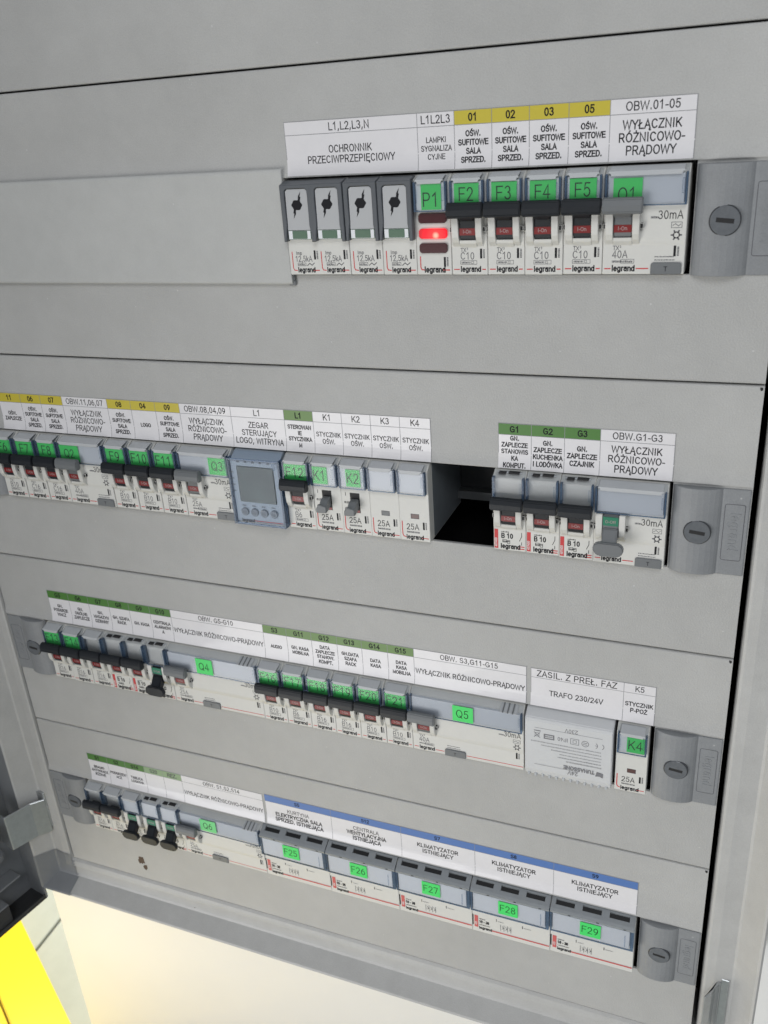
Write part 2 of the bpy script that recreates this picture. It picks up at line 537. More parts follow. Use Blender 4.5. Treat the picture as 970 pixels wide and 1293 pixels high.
# ------------------------------------------------------------------ room behind the cabinet
WY = 120.0
m = MB()
m.box(-228, 2500, WY, WY + 150, -1300, 1800)
wall = m.build('wall', [WALL], bevel=2.0)
wall['kind'] = 'structure'
m = MB()
m.box(-4000, 4000, -3000, 5000, -1320, -1304)
fl = m.build('floor', [GROUT])
fl['kind'] = 'structure'
TA = math.radians(2.5)
tile_me = MB().box(-298, 298, -298, 298, -8, 0).mesh('tile', [TILE], bevel=1.5)
for i in range(-4, 5):
    for j in range(-4, 6):
        cx_, cy_ = i * 602 - 332, j * 602 + 420
        wx, wy = cx_ * math.cos(TA) - cy_ * math.sin(TA), cx_ * math.sin(TA) + cy_ * math.cos(TA)
        if not (-1900 < wx < 900 and -900 < wy < 2600): continue
        t_ = link('tile', tile_me, fl, (wx, wy, -1295.5))
        t_.rotation_euler = (0, 0, TA)

# ------------------------------------------------------------------ cabinet
cab = thing('electrical_cabinet', 'grey steel cabinet frame with an open door around four rows of switches', 'electrical cabinet', (216, 60, -500))
CL = (-216, -60, 500)      # local origin shift


def cl(me_builder, name, mats, **kw):
    o = me_builder.build(name, mats, cab, **kw)
    o.location = [c * K for c in CL]
    return o


prof = [(3.0, .6, 40), (3.0, .7, 8), (3.1, 1.2, 4.6), (3.5, 2.6, 2.2), (4.2, 4.6, .8), (5.6, 7.2, .2), (10.5, 10, 0), (20.5, 20.5, 1.5), (22, 22.5, .8), (32.5, 31.5, -11.2), (34, 33, -12.0), (35.2, 34.4, -11), (35.2, 34.4, 118)]
m = MB()
loops = []
for ox, oz, y in prof:
    loops.append([(XL - ox, y, SEAM[4] - oz), (XR + ox, y, SEAM[4] - oz), (XR + ox, y, 249 + oz), (XL - ox, y, 249 + oz)])
vs = [p for l in loops for p in l]
fs = []
for i in range(len(loops) - 1):
    for k in range(4):
        fs.append((i * 4 + k, i * 4 + (k + 1) % 4, (i + 1) * 4 + (k + 1) % 4, (i + 1) * 4 + k))
m.solid(vs, fs)
cl(m, 'frame', [FRAME])
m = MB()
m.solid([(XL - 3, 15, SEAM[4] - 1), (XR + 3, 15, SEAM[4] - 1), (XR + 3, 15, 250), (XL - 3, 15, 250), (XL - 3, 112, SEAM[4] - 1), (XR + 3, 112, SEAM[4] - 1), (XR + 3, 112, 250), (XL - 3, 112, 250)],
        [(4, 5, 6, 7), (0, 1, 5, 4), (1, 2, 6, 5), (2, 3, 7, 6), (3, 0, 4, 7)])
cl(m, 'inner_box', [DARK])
for z in ROWZ:
    m = MB()
    m.box(-10, 445, 56, 57.2, z + 10, z + 37, 1)
    m.box(-10, 445, 49, 56, z + 36, z + 37.2, 1)
    m.box(-10, 445, 49, 56, z + 9, z + 10.2)
    m.box(-10, 445, 49, 50, z + 37.2, z + 41)
    m.box(-10, 445, 49, 50, z + 5, z + 9)
    cl(m, 'din_rail', [RAIL, RAILD])
# rust chips on the paint
m = MB()


def chip(cx, cz, r, y, seed, ax=1.0):
    rr = random.Random(seed)
    pts = []
    for i in range(14):
        a = 2 * math.pi * i / 14
        q = r * rr.uniform(.55, 1.15)
        pts.append((cx + q * ax * math.cos(a), y, cz + q * math.sin(a)))
    return pts


m.face(chip(77, -509.5, 2.6, -.05, 3, 1.2))
m.face(chip(76, -506.6, 1.2, -.06, 5, .8))
# (placed on the sloping lower lip: tilt follows it)
# latch bracket at the lower right of the frame
lb = MB()
lb.box(485.5, 490.5, 1.2, .2, -482, -437)
lb.prism_z([(485.5, 1), (484.2, 1), (480.5, -9), (476.8, -14), (476.2, -12.8), (479.4, -8)], -486, -440)
cl(lb, 'latch_bracket', [METAL], bevel=.4)


# ------------------------------------------------------------------ cover plates with their turn locks
def lock_parts(pl, z, right):
    # cylinder-shaped bulge, flat wing and slotted screw
    s = 1 if right else -1
    mid = 216.0

    def X(x): return x if right else 2 * mid - x

    def build(m, name, mats, **kw):
        return m.build(name, mats, pl, **kw)

    n = 12
    outl = [(434.3, .2)]
    for i in range(n + 1):
        a = math.pi * i / n
        xx = 446.3 - 11.3 * math.cos(a)
        outl.append((xx, -.8 - 4.0 * math.sin(a) ** 1.4))
    outl += [(458.6, -.9), (470.2, -.8), (470.6, -.4), (470.6, .2)]
    m = MB()
    pts = [(X(a), b) for a, b in outl]
    m.prism_z(pts, -.9, 46.0)
    # grooved frame of the name plate
    yq = -.92
    lk = build(m, 'lock', [LOCK], bevel=.25)
    lk.location = (0, 0, 0)
    g_ = MB()
    x0, x1 = 459.3, 468.6
    r = 1.0
    rr = []
    for cx, cz, a0 in ((x1 - r, 38 - r, 0), (x0 + r, 38 - r, 90), (x0 + r, 7.4 + r, 180), (x1 - r, 7.4 + r, 270)):
        for i in range(4):
            a = math.radians(a0 + 30 * i)
            rr.append((X(cx + r * math.cos(a)), cz + r * math.sin(a)))
    rr.append(rr[0])
    g_.stroke(rr, .14, yq, 0)
    fr = g_.build('groove', [INKG], lk)
    t_ = MB()
    # embossed maker's name reading downwards
    tx = 'legrand'
    w = text_w(tx, 4.6)
    tmp = MB()
    tmp.text(tx, 462.3 if right else X(465.6), 22.8, 4.6, 0, th=.055, rot=-90, align='c')
    for f in tmp.f:
        p = [tmp.v[i] for i in f]
        k = len(p)
        vs = [(a, -1.02 + b, c) for a, b, c in p] + [(a, -.86, c) for a, b, c in p]
        t_.solid(vs, [tuple(range(k))] + [(i, (i + 1) % k, k + (i + 1) % k, k + i) for i in range(k)])
    t_.build('raised_lettering', [LOCK], lk)
    c = MB()
    xc = X(447.4)
    c.cyl_y(xc, 22.9, 6.7, -4.7, -1, 1, n=40)
    c.cyl_y(xc, 22.9, 6.2, -5.2, -1.2, 0, n=40, r1=6.35)
    sl = [(-3.9, -1.15), (3.9, -1.15), (3.9, 1.15), (-3.9, 1.15)]
    a = math.radians(-6)
    c.prism_y([(xc + p * math.cos(a) - q * math.sin(a), 22.9 + p * math.sin(a) + q * math.cos(a)) for p, q in sl], -5.26, -2, 1)
    sc = c.build('screw', [LOCKD, DARK], lk, bevel=.18)
    rim = MB()
    rim.frame(xc - 4.3, xc + 4.3, 21.3, 24.5, .3, -4.2, 0)
    for o in (lk,):
        o.location = (0, 0, 0)
    return lk


def plate(row, ztop, zbot, label, locks=(False, True)):
    z0 = ROWZ[row] if row >= 0 else None
    base = z0 if z0 is not None else zbot
    t = thing('cover_plate', label, 'cover plate', (216 * 0, 0, base), 'cover plates of the cabinet')
    g_ = .45
    T, B = ztop - base - g_, zbot - base + g_
    m = MB()
    if row < 0:
        m.prism_x([(12, T), (.9, T), (0.25, T - .3), (0, T - 1), (0, B + 1), (.25, B + .3), (.9, B), (12, B)], XL, XR)
    else:
        m.prism_x([(12, T), (.9, T), (.25, T - .3), (0, T - 1), (0, 55.5), (-.1, 53.5), (-.45, 51.2), (-1.0, 49.0), (-1.25, 48.0), (-1.1, 47.6), (1.6, 47.6), (1.8, 48.4), (1.8, T-3), (12, T-3)], XL, XR)
        m.prism_x([(1.8, -.7), (.3, -.7), (0, -1.0), (0, B + 1), (.25, B + .3), (.9, B), (12, B), (12, B + 3), (1.8, B + 3)], XL, XR)
        m.box(XL, CX0, 0, 12, -.7, 47.6)
        m.box(CX1, XR, 0, 12, -.7, 47.6)
    p = m.build('panel', [PLATE], t)
    nm = MB()
    nm.prism_y([(469.0, T - .6), (470.3, T - .7), (470.4, T - 1.9), (469.6, T - 2.3), (469.1, T - 1.6)], -.12, 2, 0)
    nm.build('corner_hole', [DARK], t)
    if row >= 0:
        if locks[0]: lock_parts(t, z0, False)
        if locks[1]: lock_parts(t, z0, True)
    return t


plate(-1, 248.5, SEAM[0], 'plain grey cover plate along the top edge above all the switches')
P0 = plate(0, SEAM[0], SEAM[1], 'grey cover plate with the surge arresters and glowing red lamp in its slot', (False, True))
P1 = plate(1, SEAM[1], SEAM[2], 'grey cover plate whose slot has a dark empty gap between two switch groups', (True, True))
P2 = plate(2, SEAM[2], SEAM[3], 'grey cover plate whose slot holds the upside-down printed transformer', (True, True))
P3 = plate(3, SEAM[3], SEAM[4], 'lowest grey cover plate, with fuse holders and a brown paint chip', (True, True))
m = MB()
m.face(chip(36.4, -30.6, 5.2, -.05, 11, .72))
m.face(chip(39.4, -37.0, 3.8, -.06, 12, .6))
m.build('paint_chip', [RUST], P3)
cm = MB()
cm.face([(x, .0 + .085 * 0 - .0, z) for x, y, z in chip(81.4, -514.2, 3.6, 0, 3, 1.3)])
cm.face([(x, .0 - .02, z) for x, y, z in chip(84.2, -512.6, 1.9, 0, 5, .8)])
# follow the shallow slope of the lower lip (Y grows 1.5 over 16.5 mm)
cm.v = [(x, (-(z + 502.3)) * 1.5 / 16.5 - .08 + (y if y else 0), z) for x, y, z in cm.v]
cl(cm, 'paint_chip', [RUST])


# ------------------------------------------------------------------ label strips
def strip(row, label, bounds, cells, zlo=48.3, zhi=73.4, curl=True, headh=6.2):
    t = thing('label_strip', label, 'label strip', (bounds[0], 0, ROWZ[row]), 'printed paper label strips')
    X0 = bounds[0]
    for i, (hd, hc, body, opt) in enumerate(cells):
        a, b = bounds[i] - X0, bounds[i + 1] - X0
        dz = opt.get('dz', 0)
        m = MB()

        def Y(z):     # paper follows the lip of the plate
            if z > 55.5: return -.18
            return -.18 - 1.25 * ((55.5 - z) / 7.5) ** 1.7
        zs = [zlo + dz, 49.6, 51.5, 53.5, 55.5, zhi + dz]
        zs = [z for k, z in enumerate(zs) if k == 0 or z > zs[0]]
        zh = zhi + dz - headh
        zs.insert(-1, zh)
        for z1, z2 in zip(zs[:-1], zs[1:]):
            mi = 1 if (z1 >= zh - .01 and hc != PAPER) else 0
            m.face([(a, Y(z1), z1), (b, Y(z1), z1), (b, Y(z2), z2), (a, Y(z2), z2)], mi)
        # sheet edge thickness and printed rules
        m.rect(a, a + .28, zs[0], 55.5, -.2, 2) if False else None
        m.rect(b - .28, b, 56, zhi + dz, -.215, 2)
        for z1, z2 in zip(zs[:4], zs[1:5]):
            m.face([(b - .28, Y(z1) - .03, z1), (b, Y(z1) - .03, z1), (b, Y(z2) - .03, z2), (b - .28, Y(z2) - .03, z2)], 2)
        if i == 0: m.rect(a, a + .22, 56, zhi + dz, -.215, 2)
        m.rect(a, b, zhi + dz - .22, zhi + dz, -.21, 2)
        m.rect(a, b, zh - .14, zh + .14, -.212, 2)
        ce = m.build('label_cell', [PAPER, hc, LINE], t)
        tx = MB()
        w = b - a
        big = w > 24
        hb = .11 if hc != PAPER else .075
        hcap = opt.get('hcap', 3.3 if hc == PAPER else 3.0)
        if hd: tx.text(hd, (a + b) / 2, zh + (headh - hcap) / 2, hcap, -.225, th=hb, align='c', maxw=w - 1.2)
        lines = body.split('\n') if body else []
        cap = opt.get('cap', 3.2 if big else 2.15)
        th = opt.get('th', .08 if big else .125)
        pitch = cap * 1.52 if big else cap * 1.68
        n = len(lines)
        zc = (zlo + dz + zh) / 2 + opt.get('up', 0)
        for k, ln in enumerate(lines):
            zz = zc + (n - 1) / 2 * pitch - k * pitch - cap / 2
            bb = len(tx.v)
            thk = th if not opt.get('boldfrom') else (.075 if k < opt['boldfrom'] else .12)
            tx.text(ln, (a + b) / 2, zz, cap, 0, th=thk, align='c', maxw=w - 1.6, sx=opt.get('sx', .95))
            tx.v[bb:] = [(x, Y(z) - .05, z) for x, y, z in tx.v[bb:]]
        if tx.f:
            dark = opt.get('ink', INK)
            tx.build('lettering', [dark], ce)
    return t


SS = 'OŚW.\nSUFITOWE\nSALA\nSPRZED.'
WR = 'WYŁĄCZNIK\nRÓŻNICOWO-\nPRĄDOWY'
WR1 = 'WYŁĄCZNIK RÓŻNICOWO-PRĄDOWY'
O = {}
strip(0, 'white label strip with yellow 01 to 05 headings above the surge arresters', [237.3, 307.6, 325.8, 343.7, 361.1, 378.8, 396.7, 432.4],
      [('L1,L2,L3,N', PAPER, 'OCHRONNIK\nPRZECIWPRZEPIĘCIOWY', {'cap': 3.1}), ('L1L2L3', PAPER, 'LAMPKI\nSYGNALIZA\nCYJNE', {'hcap': 3.3, 'th': .09, 'cap': 2.2}),
       ('01', YEL, SS, {'cap': 2.25}), ('02', YEL, SS, {'cap': 2.25}), ('03', YEL, SS, {'cap': 2.25}), ('05', YEL, SS, {'cap': 2.25}), ('OBW.01-05', PAPER, WR, {'cap': 3.4, 'th': .085})])
strip(1, 'label strip with yellow headings 11 to 09 and K1 to K4 at its end', [6.5, 25.2, 41.7, 59.4, 94.5, 112.3, 130.3, 147.9, 183.5, 218.8, 237.2, 255.1, 272.6, 289.9, 307.6],
      [('11', YEL, 'OŚW.\nZAPLECZE', O), ('06', YEL, SS, O), ('07', YEL, SS, O), ('OBW.11,06,07', PAPER, WR, {'cap': 3.3}), ('08', YEL, SS, O), ('04', YEL, 'LOGO', O), ('09', YEL, SS, O),
       ('OBW.08,04,09', PAPER, WR, {'cap': 3.3}), ('L1', PAPER, 'ZEGAR\nSTERUJĄCY\nLOGO, WITRYNA', {'cap': 3.2}), ('L1', GRN, 'STEROWAN\nIE\nSTYCZNIKA\nM', O),
       ('K1', PAPER, 'STYCZNIK\nOŚW.', {'cap': 2.5, 'th': .09}), ('K2', PAPER, 'STYCZNIK\nOŚW.', {'cap': 2.5, 'th': .09}), ('K3', PAPER, 'STYCZNIK\nOŚW.', {'cap': 2.5, 'th': .09}), ('K4', PAPER, 'STYCZNIK\nOŚW.', {'cap': 2.5, 'th': .09})], zlo=47.9, zhi=72.6)
strip(1, 'short label strip with three green headings G1, G2 and G3', [345.0, 362.7, 379.9, 397.9, 433.8],
      [('G1', GRND, 'GN.\nZAPLECZE\nSTANOWIS\nKA\nKOMPUT.', {'cap': 2.2}), ('G2', GRND, 'GN.\nZAPLECZE\nKUCHENKA\nI LODÓWKA', {'cap': 2.3}), ('G3', GRND, 'GN.\nZAPLECZE\nCZAJNIK', {'cap': 2.4}), ('OBW.G1-G3', PAPER, WR, {'cap': 3.4, 'th': .085})], zlo=47.9, zhi=72.5)
strip(2, 'long label strip with green headings G5 to G15 and S3', [6.5, 25.4, 43.1, 61.0, 78.3, 95.8, 113.0, 184.9, 202.2, 220.2, 238.3, 255.4, 272.9, 290.2, 360.5],
      [('G5', GRND, 'GN.\nPODGRZE\nWACZ', O), ('G6', GRND, 'GN.\nOGÓLNE\nZAPLECZE', O), ('G7', GRND, 'GN.\nMAGAZYN\nDZIENNY', O), ('G8', GRND, 'GN. SZAFA\nRACK', O), ('G9', GRND, 'GN. KASA', O), ('G10', GRND, 'CENTRALA\nALARMOW\nA', O),
       ('OBW. G5-G10', PAPER, WR1, {'cap': 3.3, 'hcap': 3.2}), ('S3', GRN, 'AUDIO', O), ('G11', GRN, 'GN. KASA\nMOBILNA', O), ('G12', GRN, 'DATA\nZAPLECZE\nSTANOW.\nKOMPT.', O), ('G13', GRN, 'GN.DATA\nSZAFA\nRACK', O), ('G14', GRN, 'DATA\nKASA', O), ('G15', GRN, 'DATA\nKASA\nMOBILNA', O),
       ('OBW. S3,G11-G15', PAPER, WR1, {'cap': 3.3, 'hcap': 3.2})])
strip(2, 'plain white label strip reading TRAFO 230/24V above the transformer', [363.0, 416.2, 433.6],
      [('ZASIL. Z PREŁ. FAZ', PAPER, 'TRAFO 230/24V', {'cap': 3.3, 'hcap': 3.7}), ('K5', PAPER, 'STYCZNIK\nP-POŻ', {'cap': 2.5, 'th': .11})], zlo=47.9, zhi=73.2)
strip(3, 'label strip of small green headings above the lowest left switches', [6.0, 25.2, 42.6, 60.5, 77.8, 94.5, 164.6],
      [('S1', GRND, 'BRAMKI\nANTYKRADZ\nIEŻOWE', O), ('S2', GRND, 'PODGRZEW\nACZ', O), ('S14', GRND, 'TABLICA\nLOGOWA', O), ('S20', GRNF, '', {'ink': INKG}), ('REZ.', GRNF, '', {'ink': INKG}), ('OBW. S1,S2,S14', PAPER, WR1, {'cap': 3.2, 'hcap': 3.1})], zlo=48.6, zhi=74.4)
strip(3, 'label strip with five blue headings above the fuse holders', [166.3, 219.8, 273.0, 325.8, 378.8, 431.6],
      [('S5', BLU, 'KURTYNA\nELEKTRYCZNA SALA\nSPRZED. ISTNIEJĄCA', {'boldfrom': 1, 'cap': 3.0, 'hcap': 2.6}), ('S12', BLU, 'CENTRALA\nWENTYLACYJNA\nISTNIEJĄCA', {'boldfrom': 1, 'cap': 3.0, 'hcap': 2.6}),
       ('S7', BLU, 'KLIMATYZATOR\nISTNIEJĄCY', {'cap': 3.1, 'th': .1, 'up': 1.5, 'hcap': 2.6}), ('S8', BLU, 'KLIMATYZATOR\nISTNIEJĄCY', {'cap': 3.1, 'th': .1, 'up': 1.5, 'hcap': 2.6}), ('S9', BLU, 'KLIMATYZATOR\nISTNIEJĄCY', {'cap': 3.1, 'th': .1, 'up': 1.5, 'hcap': 2.6})], zlo=48.8, zhi=75.2)


# ------------------------------------------------------------------ devices
RJ = random.Random(21)
# play left between the devices on the second rail
SLACK = {(1, 0): -.9, (1, 1): -.6, (1, 2): -.3, (1, 3): 0, (1, 5): .4, (1, 6): .7, (1, 7): 1.0, (1, 8): 1.2, (1, 10): 1.2, (1, 12): 1.05, (1, 13): .9, (1, 14): .7, (1, 15): .5, (1, 16): .3}


def place(name, label, cat, mod, row, group, dx=0, dy=0, dz=0):
    dx += SLACK.get((row, mod), 0)
    return thing(name, label, cat, (mod * 18 + dx, dy + RJ.uniform(-.18, .18), ROWZ[row] + dz + RJ.uniform(-.12, .12)), group)


FACE = -4.6


def core_profile(face=FACE, top=46.4):
    return [(55, .1), (face + .3, .1), (face, .5), (face, 12.8), (face - .4, 14.4), (face - .6, 16), (face - .6, 43.2), (-1.2, 45.9), (0, top), (55, top)]


def arms(m, x, y0=FACE, w=3.4, gap=8.4, xa=1.3):
    pr = [(y0, 13.4), (-7.0, 15.6), (-8.3, 18.2), (-8.8, 21.5), (-8.8, 29.7), (y0, 29.9)]
    m.prism_x(pr, x + xa, x + xa + w, 0)
    m.prism_x(pr, x + xa + w + gap, x + xa + w * 2 + gap - .3, 0)
    # notch sockets at both flanks and the throat behind the toggle
    m.box(x + .12, x + xa + .1, y0 - 2.6, y0, 20.4, 22.8, 1)
    m.box(x + 2 * w + gap + xa - .3, x + 17.8, y0 - 2.6, y0, 20.4, 22.8, 1)
    m.box(x + xa + w, x + xa + w + gap, -5.9, y0, 15.2, 29.9, 1)
    m.prism_x([(y0, 12.9), (-6.5, 15.0), (-6.9, 16.6), (y0, 16.6)], x + xa + w + .01, x + xa + w + gap - .01, 0)


def mesh_mcb_body():
    m = MB()
    m.prism_x(core_profile(), .12, 17.88, 0)
    m.prism_x([(2.2, .4), (2.2, 46.0), (55, 46.0), (55, .4)], .05, 17.95, 2)
    arms(m, 0)
    return m.mesh('body', [BODY, DARK, REARG], bevel=.22)


def mesh_rcd_body(n):
    m = MB()
    m.prism_x(core_profile(), .12, 18 * n - .12, 0)
    arms(m, 0)
    return m.mesh('body', [BODY, DARK], bevel=.22)


def mesh_toggle_on(col):
    m = MB()
    # drum with the red flag, then the paddle
    m.prism_x([(-5.9, 16.9), (-6.9, 17.2), (-7.3, 19), (-7.4, 22.2), (-7.6, 27), (-5.9, 29.5)], 4.85, 12.95, 0)
    m.prism_x([(-6, 25.2), (-9.0, 25.6), (-12.4, 28), (-12.4, 33), (-6, 30.4)], 5.0, 12.8, 0)
    m.prism_x([(-9.4, 28.6), (-10.2, 27.2), (-12.8, 27.2), (-14.0, 28.1), (-13.9, 31), (-13.0, 33.6), (-11.6, 34.4), (-9.6, 33.9)], .35, 17.65, 0)
    return m.mesh('toggle', [col], bevel=.45, seg=2)


def mesh_flag(col, z0, z1, txt, y=-7.6):
    m = MB()
    m.box(5.0, 12.8, y, y + .4, z0, z1, 0)
    m.text(txt, 8.9, z0 + (z1 - z0) * .3, 1.5, y - .04, 1, th=.085, align='c', sx=1.1)
    return m.mesh('flag', [col, FLTX])


def mesh_toggle_off(col):
    m = MB()
    m.prism_x([(-5.9, 16.5), (-8.0, 17.0), (-8.4, 20), (-8.4, 27), (-7.4, 29.2), (-5.9, 29.5)], 4.85, 12.95, 0)
    m.prism_x([(-6, 22.5), (-9.4, 22.2), (-14.0, 16), (-14.4, 11), (-12.4, 10.6), (-6, 16.5)], 5.2, 12.6, 0)
    o = [(1.0, 12.8), (2.2, 10.2), (4.4, 9.0), (13.4, 9.0), (15.6, 10.2), (16.8, 12.8), (16.0, 15.4), (13.6, 16.6), (4.2, 16.6), (1.8, 15.4)]
    m.prism_y(o, -15.4, -12.4, 0)
    return m.mesh('toggle', [col], bevel=.5, seg=2)


def cover_mesh(w, x0=.85, zb=30.2, zt=43.4, yf=-8.2, yb=-5.3, top=True, wallw=.9, m1=None):
    m = MB()
    x1 = w - x0
    m.rect(x0 + wallw, x1 - wallw, zb + .5, zt, yf, 0)
    for a, b in ((x0, x0 + wallw), (x1 - wallw, x1)):
        m.box(a, b, yf - .05, yb, zb, zt + .2, 1)
    m.box(x0 + wallw, x1 - wallw, yf - .05, yf + .45, zb, zb + .5, 1)
    # sloping top face back to the plate
    m.face([(x0, yf, zt + .2), (x1, yf, zt + .2), (x1, -1.5, 46.2), (x0, -1.5, 46.2)], 0)
    m.face([(x0, yf, zt + .2), (x0, -1.5, 46.2), (x0, yb, zt)], 1)
    m.face([(x1, yf, zt + .2), (x1, -1.5, 46.2), (x1, yb, zt)], 1)
    # finger notches near the right wall
    m.frame(x1 - wallw - 1.3, x1 - wallw - .4, zt - 8.5, zt - 2.2, .16, yf - .04, 1)
    m.frame(x0 + wallw + .2, x0 + wallw + .8, zt - 9, zt - 3.2, .12, yf - .04, 1)
    return m.mesh('label_cover', [COVER, COVERS])


def tab_mesh(w, light=True):
    m = MB()
    o = [(1.9, 43.9), (2.7, 43.9), (3.3, 42.7), (w - 3.3, 42.7), (w - 2.7, 43.9), (w - 1.9, 43.9), (w - 2.2, 44.8), (2.2, 44.8)]
    m.prism_y(o, -8.75, -8.3, 0)
    m.prism_x([(-8.7, 44.4), (-8.7, 44.8), (-2.5, 46.5), (-1.6, 46.3)], 2.3, w - 2.3, 0)
    return m.mesh('cover_tab', [BODYG], bevel=.1)


def card(parent, w, material):
    m = MB()
    m.box(1.9, w - 1.9, -7.3, -5.3, 30.9, 43.0)
    m.build('holder_card', [material], parent)


def sticker(parent, txt, x0, x1, z0, z1, y=-7.85, material=None, cap=None, zt=None, ink=None):
    material = material or STK
    m = MB()
    m.box(x0, x1, y, y + .12, z0, z1)
    s = m.build('sticker', [material], parent)
    t = MB()
    cap = cap or 6.4
    zt = zt if zt is not None else z0 + (z1 - z0 - cap) / 2
    t.text(txt, (x0 + x1) / 2, zt, cap, y - .04, th=.05, align='c', sx=.9, maxw=(x1 - x0) - .8)
    t.build('lettering', [ink or INK], s)
    return s


def logo(m, x, z, cap=2.5, y=FACE - .05, l0=None, l1=None, red=1, blk=0):
    w = text_w('legrand', cap) * .95 * .86 + .1 * cap * 7
    m.text('legrand', x, z, cap, y, blk, th=.125, sx=.95)
    if l0 is not None: m.rect(l0, x - .5, z + .75, z + 1.25, y, red)
    if l1 is not None: m.rect(x + w + .3, l1, z + .75, z + 1.25, y, red)
    return m


def micro(m, x, z, w, h, y, seed, mi=0, rows=1):
    """tiny printed line: a run of short strokes of different widths"""
    r = random.Random(seed)
    for k in range(rows):
        px = x
        zz = z - k * h * 1.7
        while px < x + w - .2:
            ww = r.uniform(.22, .62)
            m.rect(px, min(px + ww, x + w), zz, zz + h * r.uniform(.7, 1.0), y, mi)
            px += ww + r.uniform(.12, .3)


def codebar(m, x, z, y=FACE - .05, mi=0, h=4.6):
    m.rect(x, x + 1.05, z, z + h, y, mi)
    m.text('411635'[:6], x + 1.5, z, .95, y, 2, th=.09, rot=90, sx=1.0) if False else None
    r = random.Random(int(x * 10))
    zz = z + .2
    while zz < z + h - .4:
        hh = r.uniform(.25, .55)
        m.rect(x + 1.55, x + 2.35, zz, zz + hh, y, 2)
        zz += hh + .2


def print_new(rating):
    def fn():
        m = MB()
        y = FACE - .05
        m.text('TX', 4.6, 11.0, 1.7, y, 2, th=.08)
        m.text('3', 7.6, 11.9, .95, y, 2, th=.1)
        m.text(rating, 4.4, 7.5, 3.1, y, 2, th=.06, sx=.95)
        m.frame(4.3, 12.6, 5.0, 6.9, .18, y, 2)
        micro(m, 5.0, 5.5, 4.3, .9, y, hash(len(rating)) & 7, 2)
        m.frame(9.8, 11.0, 5.4, 6.5, .15, y, 2)
        logo(m, 4.4, 1.7, 2.35, y, 1.0, 17.0)
        codebar(m, 14.2, 7.8)
        m.rect(.3, 4.6, 13.0, 13.2, y, 2)
        return m.mesh('printed_marks', [INK, REDI, INKG])
    return cached(('pn', rating), fn)


def print_old(rating):
    def fn():
        m = MB()
        y = FACE - .05
        m.rect(.5, 2.6, 1.0, 12.6, y, 1)
        m.text('407400', 1.95, 2.0, 1.3, y - .02, 3, th=.1, rot=90, sx=.9)
        micro(m, 4.4, 11.0, 4.2, .7, y, 4, 0)
        m.text(rating, 4.4, 7.7, 2.6, y, 0, th=.12, sx=.9)
        m.frame(5.0, 7.4, 4.9, 6.7, .25, y, 0)
        m.frame(7.6, 9.2, 4.3, 6.4, .25, y, 0)
        micro(m, 5.2, 5.3, 3.8, .8, y, 9, 0)
        m.stroke([(15.6, 11.5), (15.6, 9.3), (14.4, 6.6)], .16, y, 0)
        m.stroke([(15.6, 5.8), (15.6, 4.2)], .16, y, 0)
        m.text('legrand', 4.0, 1.5, 2.5, y, 0, th=.135, sx=.95)
        m.rect(13.6, 17.2, 2.8, 3.4, y, 1)
        m.rect(13.6, 17.2, 1.5, 2.1, y, 1)
        return m.mesh('printed_marks', [INK, REDI, INKG, WHT])
    return cached(('po', rating), fn)


def mcb(mod, row, code, rating, label, style='new', state='on', card_m=None, stm=None, dx=0, dy=0, dz=0, sx=(3.0, 15.0)):
    t = place('circuit_breaker', label, 'circuit breaker', mod, row, 'one-module circuit breakers', dx, dy, dz)
    link('body', cached('mcb_body', mesh_mcb_body), t)
    if state == 'on':
        link('toggle', cached('tog_on', lambda: mesh_toggle_on(HBLK)), t)
        link('flag', cached('flag_on', lambda: mesh_flag(REDF, 19.0, 22.2, 'I-On', -7.6)), t)
    else:
        link('toggle', cached('tog_off', lambda: mesh_toggle_off(HBLK)), t)
        link('flag', cached('flag_off', lambda: mesh_flag(GRNW, 23.6, 28.4, 'O-Off', -8.6)), t)
    link('label_cover', cached('cov1' if style == 'new' else 'cov1o', lambda: cover_mesh(18.0) if style == 'new' else cover_mesh(18.0, x0=.5, zt=43.9, wallw=1.1)), t)
    if style == 'new':
        link('cover_tab', cached('tab1', lambda: tab_mesh(18.0)), t)
    else:
        def socket():
            m = MB()
            m.box(2.4, 15.4, -3.6, -2.2, 45.3, 45.9, 0)
            m.box(3.4, 7.2, -5.4, -2.6, 45.4, 46.05, 1)
            m.box(8.6, 14.4, -5.0, -2.2, 45.6, 46.25, 1)
            return m.mesh('screw_openings', [BODYG, DARK])
        link('screw_openings', cached('sock', socket), t)
    if card_m: card(t, 18, card_m)
    link('printed_marks', print_new(rating) if style == 'new' else print_old(rating), t)
    if code:
        sticker(t, code, sx[0], sx[1], 33.3 if row == 0 else 31.2, 42.4, material=stm, cap=5.6 if row == 0 else 5.8, zt=34.8 if row == 0 else 34.6)
    return t


